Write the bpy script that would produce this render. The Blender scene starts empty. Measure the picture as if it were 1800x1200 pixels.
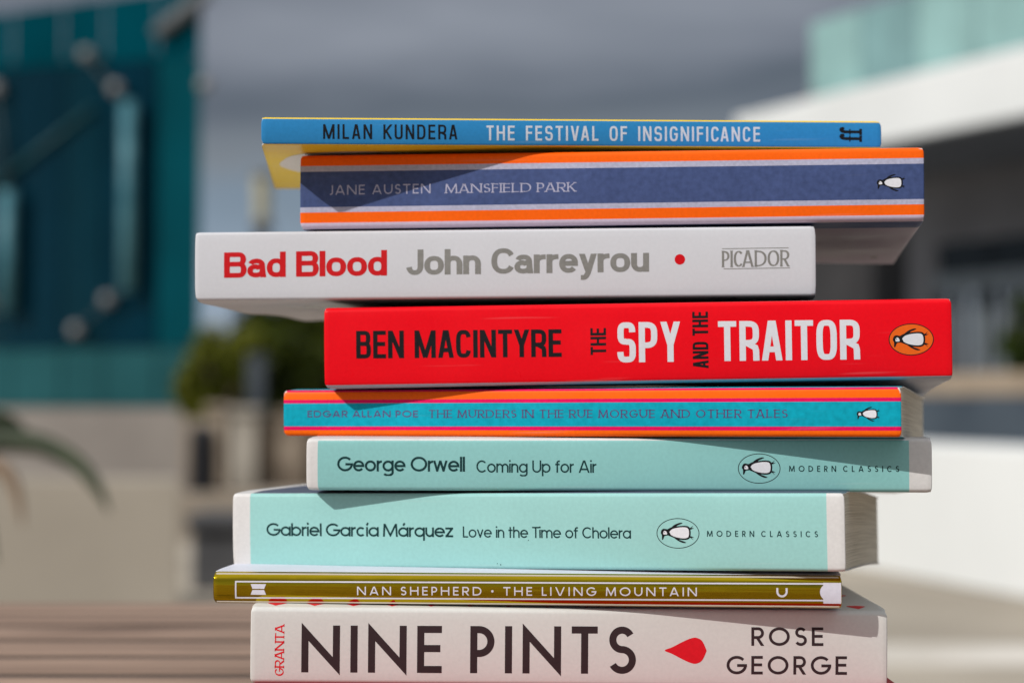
import bpy, bmesh, math, random
from mathutils import Vector, Matrix, noise
from mathutils.geometry import tessellate_polygon
random.seed(7)
R = math.radians
SC = bpy.context.scene
COL = SC.collection

# ------------------------------------------------------------------ camera
F = 3429.0                                   # focal length in photo pixels (photo 1800 x 1200)
EYE = Vector((0, 0, .85))
PITCH = math.atan(100 / F)
cam_d = bpy.data.cameras.new('camera')
cam = bpy.data.objects.new('camera', cam_d); COL.objects.link(cam)
cam.location = EYE; cam.rotation_euler = (R(90) + PITCH, 0, 0)
cam_d.sensor_width = 36; cam_d.lens = F / 1800 * 36
cam_d.clip_start = .01; cam_d.clip_end = 6000
cam_d.dof.use_dof = True; cam_d.dof.focus_distance = .600; cam_d.dof.aperture_fstop = 8.6
SC.camera = cam

# ------------------------------------------------------------------ light
SUN_TO = Vector((-1.36, -1.0, 1.22)).normalized()      # direction towards the sun
SUN_EL = math.asin(SUN_TO.z); SUN_AZ = math.atan2(SUN_TO.x, SUN_TO.y)
sun_d = bpy.data.lights.new('sun', 'SUN'); sun_d.energy = 3.25; sun_d.angle = R(.5); sun_d.color = (1, .97, .93)
sun = bpy.data.objects.new('sun', sun_d); COL.objects.link(sun)
sun.rotation_euler = SUN_TO.to_track_quat('Z', 'Y').to_euler()

W = bpy.data.worlds.new('World'); SC.world = W; W.use_nodes = True
wn, wl = W.node_tree.nodes, W.node_tree.links
wn.clear()
def WN(t, **k):
    n = wn.new(t)
    for a, b in k.items(): setattr(n, a, b)
    return n
out = WN('ShaderNodeOutputWorld'); sky = WN('ShaderNodeTexSky', sky_type='NISHITA', sun_disc=False)
sky.sun_elevation = SUN_EL; sky.sun_rotation = SUN_AZ % (2 * math.pi); sky.air_density = 1.2; sky.dust_density = 1.5
bg1 = WN('ShaderNodeBackground'); bg1.inputs['Strength'].default_value = .075
wl.new(sky.outputs[0], bg1.inputs[0])
tc = WN('ShaderNodeTexCoord')
mp = WN('ShaderNodeMapping'); mp.inputs['Scale'].default_value = (3.2, 3.2, 15); mp.inputs['Location'].default_value = (8.32, 8.54, 8.03)
wl.new(tc.outputs['Generated'], mp.inputs[0])
nz = WN('ShaderNodeTexNoise'); nz.inputs['Scale'].default_value = 1.0; nz.inputs['Detail'].default_value = 5; nz.inputs['Roughness'].default_value = .5
wl.new(mp.outputs[0], nz.inputs[0])
sep = WN('ShaderNodeSeparateXYZ'); wl.new(tc.outputs['Generated'], sep.inputs[0])
# cloud brightness: pale and bluish close to the horizon, a dark bank above it, brighter overhead
ramp = WN('ShaderNodeValToRGB'); cr = ramp.color_ramp
for p, c in ((.0, (.42, .48, .57)), (.085, (.28, .375, .51)), (.112, (.265, .295, .35)), (.150, (.112, .126, .168)), (.195, (.215, .228, .275)), (.34, (.36, .375, .41)), (.55, (.55, .57, .61)), (.85, (1.15, 1.17, 1.2))):
    e = cr.elements.new(p); e.color = (*c, 1)
cr.elements.remove(cr.elements[0]); cr.elements.remove(cr.elements[-1])
adds = WN('ShaderNodeMath', operation='MULTIPLY_ADD'); adds.inputs[1].default_value = .20; adds.inputs[2].default_value = -.10
wl.new(nz.outputs[0], adds.inputs[0])
add2 = WN('ShaderNodeMath', operation='ADD'); wl.new(sep.outputs[2], add2.inputs[0]); wl.new(adds.outputs[0], add2.inputs[1])
wl.new(add2.outputs[0], ramp.inputs[0])
mr = WN('ShaderNodeMapRange'); mr.inputs['From Min'].default_value = .28; mr.inputs['From Max'].default_value = .72
mr.inputs['To Min'].default_value = .62; mr.inputs['To Max'].default_value = 1.38
wl.new(nz.outputs[0], mr.inputs[0])
vm = WN('ShaderNodeVectorMath', operation='SCALE'); wl.new(ramp.outputs[0], vm.inputs[0]); wl.new(mr.outputs[0], vm.inputs['Scale'])
bg2 = WN('ShaderNodeBackground'); bg2.inputs['Strength'].default_value = .80; wl.new(vm.outputs[0], bg2.inputs[0])
mixw = WN('ShaderNodeMixShader'); mixw.inputs[0].default_value = .82
wl.new(bg1.outputs[0], mixw.inputs[1]); wl.new(bg2.outputs[0], mixw.inputs[2]); wl.new(mixw.outputs[0], out.inputs[0])

SC.view_settings.view_transform = 'Standard'; SC.view_settings.look = 'None'
SC.view_settings.exposure = 0.0; SC.view_settings.gamma = 1; SC.view_settings.use_curve_mapping = False
SC.render.engine = 'CYCLES'
SC.cycles.use_denoising = True
SC.cycles.max_bounces = 8; SC.cycles.caustics_reflective = True

# ------------------------------------------------------------------ helpers
def ray(px, py):
    cp, sp = math.cos(PITCH), math.sin(PITCH)
    a, b = (px - 900) / F, (600 - py) / F
    return Vector((a, cp - b * sp, sp + b * cp))
def at(px, py, Y):
    """world point seen at a photo pixel, Y metres in front of the camera"""
    d = ray(px, py); return EYE + d * (Y / d.y)

MATS = {}
def nmat(name):
    m = bpy.data.materials.new(name); m.use_nodes = True
    return m, m.node_tree.nodes, m.node_tree.links, m.node_tree.nodes['Principled BSDF']

def paper(name, col, rough=.42, spec=.4, mottle=.06, wear=0.0, metal=0.0, grain=900, bump=.02, coat=0.0):
    """printed card: slightly uneven ink, fine tooth, rubbed to white at edges where the mesh carries 'wear'"""
    if name in MATS: return MATS[name]
    m, n, l, b = nmat(name); MATS[name] = m
    b.inputs['Roughness'].default_value = rough; b.inputs['Specular IOR Level'].default_value = spec * .3
    b.inputs['Metallic'].default_value = metal; b.inputs['Coat Weight'].default_value = coat
    t = n.new('ShaderNodeTexCoord')
    a = n.new('ShaderNodeTexNoise'); a.inputs['Scale'].default_value = grain; a.inputs['Detail'].default_value = 3
    l.new(t.outputs['Object'], a.inputs[0])
    a2 = n.new('ShaderNodeTexNoise'); a2.inputs['Scale'].default_value = 38; a2.inputs['Detail'].default_value = 4
    l.new(t.outputs['Object'], a2.inputs[0])
    mm = n.new('ShaderNodeMath'); mm.operation = 'MULTIPLY_ADD'; mm.inputs[1].default_value = .6; l.new(a.outputs[0], mm.inputs[0])
    m2 = n.new('ShaderNodeMath'); m2.operation = 'MULTIPLY'; m2.inputs[1].default_value = .4; l.new(a2.outputs[0], m2.inputs[0]); l.new(m2.outputs[0], mm.inputs[2])
    r = n.new('ShaderNodeMapRange'); r.inputs['From Min'].default_value = .3; r.inputs['From Max'].default_value = .7
    r.inputs['To Min'].default_value = 1 - mottle * 1.6; r.inputs['To Max'].default_value = 1 + mottle * 1.6
    l.new(mm.outputs[0], r.inputs[0])
    sc = n.new('ShaderNodeVectorMath'); sc.operation = 'SCALE'; sc.inputs[0].default_value = col; l.new(r.outputs[0], sc.inputs['Scale'])
    src = sc.outputs[0]
    if wear:
        at_ = n.new('ShaderNodeAttribute'); at_.attribute_name = 'wear'
        wnz = n.new('ShaderNodeTexNoise'); wnz.inputs['Scale'].default_value = 260; wnz.inputs['Detail'].default_value = 5; l.new(t.outputs['Object'], wnz.inputs[0])
        ad = n.new('ShaderNodeMath'); ad.operation = 'MULTIPLY_ADD'; ad.inputs[1].default_value = wear
        l.new(at_.outputs['Fac'], ad.inputs[0]); l.new(wnz.outputs[0], ad.inputs[2])
        st = n.new('ShaderNodeMapRange'); st.interpolation_type = 'SMOOTHSTEP'; st.inputs['From Min'].default_value = .80; st.inputs['From Max'].default_value = .92
        l.new(ad.outputs[0], st.inputs[0])
        mx = n.new('ShaderNodeMix'); mx.data_type = 'RGBA'; l.new(st.outputs[0], mx.inputs['Factor']); l.new(src, mx.inputs['A']); mx.inputs['B'].default_value = (.72, .7, .68, 1)
        src = mx.outputs['Result']
    if wear:
        ms = n.new('ShaderNodeMapping'); ms.inputs['Scale'].default_value = (18, 60, 420); ms.inputs['Rotation'].default_value = (0, R(9), 0); l.new(t.outputs['Object'], ms.inputs[0])
        sn = n.new('ShaderNodeTexNoise'); sn.inputs['Scale'].default_value = 1; sn.inputs['Detail'].default_value = 2; l.new(ms.outputs[0], sn.inputs[0])
        s2 = n.new('ShaderNodeMapRange'); s2.inputs['From Min'].default_value = .66; s2.inputs['From Max'].default_value = .78; s2.inputs['To Max'].default_value = .09; l.new(sn.outputs[0], s2.inputs[0])
        m3 = n.new('ShaderNodeMix'); m3.data_type = 'RGBA'; l.new(s2.outputs[0], m3.inputs['Factor']); l.new(src, m3.inputs['A']); m3.inputs['B'].default_value = (.6, .6, .6, 1)
        src = m3.outputs['Result']
    l.new(src, b.inputs['Base Color'])
    rr = n.new('ShaderNodeMapRange'); rr.inputs['From Min'].default_value = .3; rr.inputs['From Max'].default_value = .7; rr.inputs['To Min'].default_value = rough - .12; rr.inputs['To Max'].default_value = rough + .10
    l.new(a2.outputs[0], rr.inputs[0]); l.new(rr.outputs[0], b.inputs['Roughness'])
    bp = n.new('ShaderNodeBump'); bp.inputs['Strength'].default_value = bump; bp.inputs['Distance'].default_value = .0004
    l.new(a.outputs[0], bp.inputs['Height']); l.new(bp.outputs[0], b.inputs['Normal'])
    return m

def foil_mat():
    m, n, l, b = nmat('gold foil')
    b.inputs['Base Color'].default_value = (.46, .325, .012, 1); b.inputs['Metallic'].default_value = 1; b.inputs['Roughness'].default_value = .12
    t = n.new('ShaderNodeTexCoord'); mp_ = n.new('ShaderNodeMapping'); mp_.inputs['Scale'].default_value = (9, 200, 300); l.new(t.outputs['Object'], mp_.inputs[0])
    a = n.new('ShaderNodeTexNoise'); a.inputs['Scale'].default_value = 1; a.inputs['Detail'].default_value = 3; l.new(mp_.outputs[0], a.inputs[0])
    bp = n.new('ShaderNodeBump'); bp.inputs['Strength'].default_value = .30; bp.inputs['Distance'].default_value = .0006
    l.new(a.outputs[0], bp.inputs['Height']); l.new(bp.outputs[0], b.inputs['Normal'])
    g = n.new('ShaderNodeTexNoise'); g.inputs['Scale'].default_value = 140; g.inputs['Detail'].default_value = 6; l.new(t.outputs['Object'], g.inputs[0])
    rr = n.new('ShaderNodeMapRange'); rr.inputs['From Min'].default_value = .35; rr.inputs['From Max'].default_value = .75; rr.inputs['To Min'].default_value = .07; rr.inputs['To Max'].default_value = .24
    l.new(g.outputs[0], rr.inputs[0]); l.new(rr.outputs[0], b.inputs['Roughness'])
    return m

def pages_mat():
    m, n, l, b = nmat('page edges')
    at_ = n.new('ShaderNodeAttribute'); at_.attribute_name = 'leaf'
    mp_ = n.new('ShaderNodeMapping'); mp_.inputs['Scale'].default_value = (.012, .012, 3.4); l.new(at_.outputs['Vector'], mp_.inputs[0])
    a = n.new('ShaderNodeTexNoise'); a.inputs['Scale'].default_value = 1; a.inputs['Detail'].default_value = 5; a.inputs['Roughness'].default_value = .65; l.new(mp_.outputs[0], a.inputs[0])
    r = n.new('ShaderNodeValToRGB'); r.color_ramp.elements[0].position = .25; r.color_ramp.elements[0].color = (.36, .315, .245, 1)
    r.color_ramp.elements[1].position = .6; r.color_ramp.elements[1].color = (.66, .60, .50, 1); l.new(a.outputs[0], r.inputs[0]); l.new(r.outputs[0], b.inputs['Base Color'])
    b.inputs['Roughness'].default_value = .9; b.inputs['Specular IOR Level'].default_value = .1
    bp = n.new('ShaderNodeBump'); bp.inputs['Strength'].default_value = .3; bp.inputs['Distance'].default_value = .0003; l.new(a.outputs[0], bp.inputs['Height']); l.new(bp.outputs[0], b.inputs['Normal'])
    return m

def surf(name, c1, c2, scale=3.0, rough=.85, bump=.2, dist=.01, detail=6, stretch=(1, 1, 1), spec=.3):
    if name in MATS: return MATS[name]
    m, n, l, b = nmat(name); MATS[name] = m
    t = n.new('ShaderNodeTexCoord'); mp_ = n.new('ShaderNodeMapping'); mp_.inputs['Scale'].default_value = stretch; l.new(t.outputs['Object'], mp_.inputs[0])
    a = n.new('ShaderNodeTexNoise'); a.inputs['Scale'].default_value = scale; a.inputs['Detail'].default_value = detail; l.new(mp_.outputs[0], a.inputs[0])
    r = n.new('ShaderNodeValToRGB'); r.color_ramp.elements[0].position = .35; r.color_ramp.elements[1].position = .66
    r.color_ramp.elements[0].color = (*c1, 1); r.color_ramp.elements[1].color = (*c2, 1); l.new(a.outputs[0], r.inputs[0]); l.new(r.outputs[0], b.inputs['Base Color'])
    b.inputs['Roughness'].default_value = rough; b.inputs['Specular IOR Level'].default_value = spec
    if bump:
        bp = n.new('ShaderNodeBump'); bp.inputs['Strength'].default_value = bump; bp.inputs['Distance'].default_value = dist
        l.new(a.outputs[0], bp.inputs['Height']); l.new(bp.outputs[0], b.inputs['Normal'])
    return m

def tag(o, label=None, cat=None, group=None, kind=None):
    if label: o['label'] = label
    if cat: o['category'] = cat
    if group: o['group'] = group
    if kind: o['kind'] = kind
    return o
def empty(name, loc, label=None, cat=None, group=None, mat=None):
    o = bpy.data.objects.new(name, None); COL.objects.link(o); o.empty_display_size = .05
    if mat is not None: o.matrix_world = mat
    else: o.location = loc
    return tag(o, label, cat, group)
def mesh(name, verts, faces, mats, parent=None, idx=None, smooth=False, layer=None):
    me = bpy.data.meshes.new(name); me.from_pydata([tuple(v) for v in verts], [], faces)
    for m in (mats if isinstance(mats, (list, tuple)) else [mats]): me.materials.append(m)
    if idx: me.polygons.foreach_set('material_index', idx)
    if smooth: me.polygons.foreach_set('use_smooth', [True] * len(me.polygons))
    if layer:
        for k, vals in layer.items():
            a = me.attributes.new(k, 'FLOAT', 'POINT'); a.data.foreach_set('value', vals)
    me.update()
    o = bpy.data.objects.new(name, me); COL.objects.link(o)
    if parent: o.parent = parent
    return o
class MB:
    def __init__(s): s.v = []; s.f = []
    def poly(s, pts): i = len(s.v); s.v += [Vector(p) for p in pts]; s.f.append(list(range(i, i + len(pts))))
    def hexa(s, p):                                   # 8 points, bottom four then top four
        i = len(s.v); s.v += [Vector(q) for q in p]
        s.f += [[i + a for a in q] for q in ((0, 3, 2, 1), (4, 5, 6, 7), (0, 1, 5, 4), (1, 2, 6, 5), (2, 3, 7, 6), (3, 0, 4, 7))]
    def box(s, x0, x1, y0, y1, z0, z1): s.hexa([(x0, y0, z0), (x1, y0, z0), (x1, y1, z0), (x0, y1, z0), (x0, y0, z1), (x1, y0, z1), (x1, y1, z1), (x0, y1, z1)])
    def obox(s, o, ex, ey, x0, x1, y0, y1, z0, z1):    # box in a plan frame (origin, along, across)
        o = Vector(o); P = lambda x, y, z: Vector((o.x + ex[0] * x + ey[0] * y, o.y + ex[1] * x + ey[1] * y, z))
        s.hexa([P(x0, y0, z0), P(x1, y0, z0), P(x1, y1, z0), P(x0, y1, z0), P(x0, y0, z1), P(x1, y0, z1), P(x1, y1, z1), P(x0, y1, z1)])
    def tube(s, pts, rad, n=10, caps=True):
        rad = rad if isinstance(rad, (list, tuple)) else [rad] * len(pts); pts = [Vector(p) for p in pts]; i0 = len(s.v)
        for k, p in enumerate(pts):
            d = (pts[min(k + 1, len(pts) - 1)] - pts[max(k - 1, 0)]).normalized()
            u = d.cross(Vector((0, 0, 1)) if abs(d.z) < .9 else Vector((1, 0, 0))).normalized(); w = d.cross(u)
            for j in range(n):
                a = 2 * math.pi * j / n; s.v.append(p + (u * math.cos(a) + w * math.sin(a)) * rad[k])
        for k in range(len(pts) - 1):
            for j in range(n): s.f.append([i0 + k * n + j, i0 + k * n + (j + 1) % n, i0 + (k + 1) * n + (j + 1) % n, i0 + (k + 1) * n + j])
        if caps: s.f.append([i0 + j for j in range(n)][::-1]); s.f.append([i0 + (len(pts) - 1) * n + j for j in range(n)])
    def build(s, name, mat, parent=None, smooth=False, bevel=0):
        if parent is not None:
            inv = parent.matrix_basis.inverted(); vs = [inv @ v for v in s.v]
        else: vs = s.v
        o = mesh(name, vs, s.f, mat, parent, smooth=smooth)
        if bevel:
            b = o.modifiers.new('bevel', 'BEVEL'); b.width = bevel; b.segments = 2; b.limit_method = 'ANGLE'
        return o

# ------------------------------------------------------------------ lettering: skeleton glyphs expanded to strokes
def arc(cx, cy, rx, ry, a0, a1, n=2.0):
    k = max(4, int(abs(a1 - a0) / 9)); P = []
    for i in range(k + 1):
        a = R(a0 + (a1 - a0) * i / k); c, s = math.cos(a), math.sin(a); e = 2.0 / n
        P.append((cx + rx * math.copysign(abs(c) ** e, c), cy + ry * math.copysign(abs(s) ** e, s)))
    return P
GEO = dict(A=.86, B=.58, C=.86, D=.80, E=.52, F=.50, G=.96, H=.74, I=0, J=.42, K=.66, L=.46, M=.96, N=.78, O=1.0, P=.56, Q=1, R=.58, S=.56, T=.60, U=.70, V=.82, W=1.2, Y=.74, Z=.6,
           a=.68, b=.68, c=.62, d=.68, e=.68, f=.36, g=.68, h=.56, i=0, l=0, m=.96, n=.56, o=.68, p=.68, q=.68, r=.32, t=.36, u=.56, v=.56, w=.86, y=.58, z=.5)
NAR = dict(A=.62, B=.58, C=.58, D=.60, E=.50, F=.48, G=.60, H=.60, I=0, J=.42, K=.60, L=.46, M=.82, N=.62, O=.60, P=.56, R=.58, S=.56, T=.54, U=.58, V=.60, Y=.60, Z=.5)
HEL = dict(B=.68, J=.53, C=.73, a=.56, d=.57, l=0, o=.60, h=.54, n=.54, r=.36, e=.57, y=.54, u=.54)
GIL = dict(GEO, A=.78, N=.78, E=.48, J=.2, S=.48, U=.7, G=.86, D=.76, R=.58, P=.5, L=.42, O=.92)
SER = dict(GEO, A=.80, M=.92, N=.84, S=.52, F=.50, I=0, E=.54, L=.54, D=.80, P=.54, R=.64, K=.70, H=.80, U=.76, G=.82, O=.90, T=.68, C=.78)
class Style:
    def __init__(s, w, wid, gap=.1, n=2.0, nib=None, serif=0, pointy=False, clip=True, space=.34, xh=.73, hel=False, thinh=1.0):
        s.w = w; s.wid = wid; s.xs = 1.0; s.gap = gap; s.n = n; s.nib = nib; s.serif = serif; s.pointy = pointy; s.clip = clip; s.space = space; s.xh = xh; s.hel = hel; s.thinh = thinh

def glyph(ch, st):
    w, n, xh = st.w, st.n, st.xh; h = w / 2; hh = h * st.thinh
    base = {'í': 'i', 'á': 'a'}.get(ch, ch)
    if ch in '•·': return .28, [arc(.14, .5, .14, .14, 0, 360)]
    Wd = st.wid.get(base, .6) * st.xs
    if base in 'Iil': Wd = w
    Wd = max(Wd, w); l, r, c = h, Wd - h, Wd / 2; b, t, m = hh, 1 - hh, .5
    e = .25; P = []
    A = lambda cx, cy, rx, ry, a0, a1: arc(cx, cy, rx, ry, a0, a1, n)
    if base.isupper():
        rx = (r - l) / 2
        if base == 'A':
            k = h * 1.08; sl = (c - .12 * w - k) / 1.0
            P = [[(k - e * sl, -e), (c - .12 * w + e * sl, 1 + e)], [(Wd - k + e * sl, -e), (c + .12 * w - e * sl, 1 + e)], [(k + sl * .3, .28), (Wd - k - sl * .3, .28)]]
            if st.pointy: P[0:2] = [[(k - e * sl, -e), (c, 1 - .1 * w), (Wd - k + e * sl, -e)]]
        elif base == 'B':
            m = .53; ru, rl = (t - m) / 2, (m - b) / 2; q = min(ru, (r - l) * .8)
            P = [[(l, 0), (l, 1)], [(l, t), (r - q - .02, t)] + A(r - q - .02, t - ru, q, ru, 90, -90) + [(l, m)], [(l, m), (r - q, m)] + A(r - q, b + rl, q, rl, 90, -90) + [(l, b)]]
        elif base == 'C': P = [A(c, .5, rx, .5 - hh, (30 if st.hel else 42) if n < 2.6 else 22, (330 if st.hel else 318) if n < 2.6 else 338)]
        elif base == 'D':
            q = min(rx * 1.6, .5) if n < 2.6 else min(rx * 1.2, .4)
            P = [[(l, 0), (l, 1)], [(l, t), (r - q, t)] + A(r - q, .5, q, .5 - hh, 90, -90) + [(l, b)]]
        elif base in 'EF':
            P = [[(l, 0), (l, 1)], [(l, t), (Wd, t)], [(l, .52), (Wd * .94, .52)]]
            if base == 'E': P.append([(l, b), (Wd, b)])
        elif base == 'G': P = [A(c, .5, rx, .5 - hh, 42 if n < 2.6 else 22, 355), [(c + .02, .478), (Wd, .478)]]
        elif base == 'H': P = [[(l, 0), (l, 1)], [(r, 0), (r, 1)], [(l, .52), (r, .52)]]
        elif base == 'I': P = [[(h, 0), (h, 1)]]
        elif base == 'J':
            q = max(r - l, .001) / 2
            P = [[(r, 1), (r, b + min(q * 1.2, .3))] + A(r - q, b + min(q * 1.2, .3), q, min(q * 1.2, .3), 0, -170 if st.hel or n > 2.6 else -120)]
        elif base == 'K': P = [[(l, 0), (l, 1)], [(r + e * .9, 1 + e), (l, .40)], [(l + (r - l) * .28, .56), (r + .5 * h + e * .55, -e)]]
        elif base == 'L': P = [[(l, 1), (l, 0)], [(l, b), (Wd, b)]]
        elif base == 'M':
            P = [[(l, 0), (l, 1)], [(r, 0), (r, 1)], [(l - .0, 1), (c, .02 if n > 2.6 else .12)], [(r, 1), (c, .02 if n > 2.6 else .12)]]
            if st.pointy or n < 2.3: P = [[(l * .9, 0), (l + .04 * Wd, 1), (c, .1), (r - .04 * Wd, 1), (Wd - l * .9, 0)]]
        elif base == 'N':
            P = [[(l, 0), (l, 1)], [(r, 0), (r, 1)], [(l - .0, 1 + .0), (r, 0)]]
            if st.pointy: P = [[(l, 0), (l, 1 - w * .9), (r, w * .9), (r, 1)]]
        elif base == 'O': P = [A(c, .5, rx, .5 - hh, 0, 360)]
        elif base == 'P' or base == 'R':
            m = .42 if base == 'P' else .45; q = min((t - m) / 2, (r - l) * .8)
            P = [[(l, 0), (l, 1)], [(l, t), (r - q, t)] + A(r - q, (t + m) / 2, q, (t - m) / 2, 90, -90) + [(l, m)]]
            if base == 'R':
                if n > 2.6: P.append([(r - q, m), (r - .02, m - .12), (r, m - .2), (r + .01, -e)])
                else: P.append([(l + (r - l) * .45, m), (r + .25 * h + (e / m) * (r - l) * .5, -e)])
        elif base == 'S':
            m = .515; k = .95
            if n > 2.6:
                P = [A(c, (t + m) / 2, rx * k, (t - m) / 2, 2, 270)[:-1] + [(c - .02, m + .005), (c + .02, m - .005)] + A(c, (b + m) / 2, rx, (m - b) / 2, 90, -178)[1:]]
            else: P = [A(c, (t + m) / 2, rx * .9, (t - m) / 2, 28, 270) + A(c, (b + m) / 2, rx, (m - b) / 2, 90, -152)[1:]]
        elif base == 'T': P = [[(c, 0), (c, 1)], [(0, t), (Wd, t)]]
        elif base == 'U':
            q = min(rx * 1.0, .5) if n < 2.6 else min(rx * 1.3, .4)
            P = [[(l, 1), (l, b + q)] + A(c, b + q, rx, q, 180, 360) + [(r, 1)]]
        elif base == 'V' or base == 'Y':
            yb = 0 if base == 'V' else .42; k = h * 1.05; sl = (c - k) / (1 - yb)
            if base == 'V': P = [[(k - e * sl, 1 + e), (c - .1 * w + e * sl * .9, -e)], [(Wd - k + e * sl, 1 + e), (c + .1 * w - e * sl * .9, -e)]]
            else: P = [[(k - e * sl, 1 + e), (c, yb)], [(Wd - k + e * sl, 1 + e), (c, yb)], [(c, 0), (c, yb + .03)]]
        elif base == 'W': P = [[(l, 1), (Wd * .27, 0), (c, 1), (Wd * .73, 0), (r, 1)]]
        elif base == 'Z': P = [[(0, t), (Wd, t)], [(Wd - h, t), (h, b)], [(0, b), (Wd, b)]]
    else:
        rx, ry = (r - l) / 2, (xh - w * st.thinh) / 2; cy = xh / 2; bowl = lambda: A(c, cy, rx, ry, 0, 360)
        if base == 'o': P = [bowl()]
        elif base == 'a':
            if st.hel:
                P = [A(c - .01, xh - hh - .16, rx * .88, .16, 165, 0) + [(r - .01, .16), (r + .05, -e)],
                     [(r - .01, cy + .075), (c + .03, cy + .03)] + A(c - .03, cy - ry + .165, rx * .9, .165, 90, 270) + A(c - .02, cy - ry + .2, rx * .98, .2, 270, 350)[1:]]
            else: P = [bowl(), [(r, 0), (r, xh)]]
        elif base == 'b': P = [bowl(), [(l, 0), (l, 1)]]
        elif base == 'd': P = [bowl(), [(r, 0), (r, 1)]]
        elif base == 'p': P = [bowl(), [(l, -.28), (l, xh)]]
        elif base == 'q': P = [bowl(), [(r, -.28), (r, xh)]]
        elif base == 'g': P = [bowl(), [(r, xh), (r, -.06)] + A(c, -.06, rx, .2, 0, -150)]
        elif base == 'c': P = [A(c, cy, rx, ry, 45, 315)]
        elif base == 'e': P = [[(l, cy)][:0] + [(l + .01, cy + .0), (r, cy)] + A(c, cy, rx, ry, 0, 322)]
        elif base == 'f': P = [[(l + .1, 0), (l + .1, .82)] + A(l + .1 + .15, .82, .15, 1 - hh - .82, 180, 90) + [(Wd, 1 - hh)], [(0, xh - hh), (Wd * .95, xh - hh)]]
        elif base == 't': P = [[(c - .02, .97), (c - .02, 0)], [(0, xh - hh), (Wd, xh - hh)]]
        elif base in 'hn':
            q = rx; P = [[(l, 0), (l, 1 if base == 'h' else xh)], A(c, xh - hh - q * 1.05, rx, q * 1.05, 172, 0) + [(r, 0)]]
        elif base == 'm':
            q = (r - l) / 4; P = [[(l, 0), (l, xh)], A(l + q, xh - hh - q * 1.1, q, q * 1.1, 172, 0) + [(l + 2 * q, 0)], A(l + 3 * q, xh - hh - q * 1.1, q, q * 1.1, 172, 0) + [(r, 0)]]
        elif base == 'u': q = rx; P = [[(r, 0), (r, xh)], [(l, xh), (l, hh + q * 1.05)] + A(c, hh + q * 1.05, rx, q * 1.05, 180, 352)]
        elif base == 'r': P = [[(l, 0), (l, xh)], A(l + (Wd - l), xh - hh - .22, Wd - l, .22, 170, 90)]
        elif base in 'il':
            P = [[(h, 0), (h, 1 if base == 'l' else xh)]]
            if ch == 'i': P.append([(h, .9 - h * .2), (h, .9 + w)])
        elif base == 'v': P = [[(h * .9, xh), (c, h * .6), (Wd - h * .9, xh)]]
        elif base == 'w': P = [[(h * .9, xh), (Wd * .28, h * .6), (c, xh), (Wd * .72, h * .6), (Wd - h * .9, xh)]]
        elif base == 'y': P = [[(h - .25 * (c - h), xh * 1.25), (c + .02, .02)], [(Wd - h + .25 * (c - h), xh * 1.25), (c + .01, 0), (c - .05, -.11)] + [(c - .10, -.17), (c - .16, -.19), (l - .04, -.19)]]
        elif base == 'z': P = [[(0, xh - hh), (Wd, xh - hh)], [(Wd - h, xh - hh), (h, hh)], [(0, hh), (Wd, hh)]]
        if ch in 'íá': P.append([(c - .03 if ch == 'í' else c, xh + .12), (c + .09 if ch == 'í' else c + .12, 1.06)])
    if ch in 'CG' and n < 2.6: Wd *= .97 if ch == 'G' else .93
    return Wd, P

def clip_y(poly, lo, hi):
    for sgn, lim in ((1, lo), (-1, -hi)):
        o = []
        for i in range(len(poly)):
            a, b = poly[i - 1], poly[i]; da, db = sgn * a[1] - lim, sgn * b[1] - lim
            if (da >= 0) != (db >= 0): k = da / (da - db); o.append((a[0] + (b[0] - a[0]) * k, a[1] + (b[1] - a[1]) * k))
            if db >= 0: o.append(b)
        poly = o
        if not poly: break
    return poly

def stroke(path, st):
    pts = [path[0]]
    for p in path[1:]:
        if math.dist(p, pts[-1]) > 1e-4: pts.append(p)
    if len(pts) < 2: return []
    closed = math.dist(pts[0], pts[-1]) < 1e-3
    def hw(d):
        if st.nib:
            thin, ang = st.nib; x = abs(d[1] * math.cos(R(ang)) - d[0] * math.sin(R(ang)))
            return st.w / 2 * (thin + (1 - thin) * x)
        return st.w / 2 * (1 + (st.thinh - 1) * abs(d[0]))
    D = []
    for a, b in zip(pts, pts[1:]):
        L = math.dist(a, b); D.append(((b[0] - a[0]) / L, (b[1] - a[1]) / L))
    Lf, Rt = [], []
    for i, p in enumerate(pts):
        d0 = D[i - 1] if i > 0 else (D[-1] if closed else D[0]); d1 = D[i] if i < len(D) else (D[0] if closed else D[-1])
        n0, n1 = (-d0[1], d0[0]), (-d1[1], d1[0]); mx, my = n0[0] + n1[0], n0[1] + n1[1]; ml = math.hypot(mx, my) or 1
        mx, my = mx / ml, my / ml; k = 1 / max(mx * n0[0] + my * n0[1], .22); q = (hw(d0) + hw(d1)) / 2 * k
        Lf.append((p[0] + mx * q, p[1] + my * q)); Rt.append((p[0] - mx * q, p[1] - my * q))
    return [[Lf[i], Rt[i], Rt[i + 1], Lf[i + 1]] for i in range(len(pts) - 1)]

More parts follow.
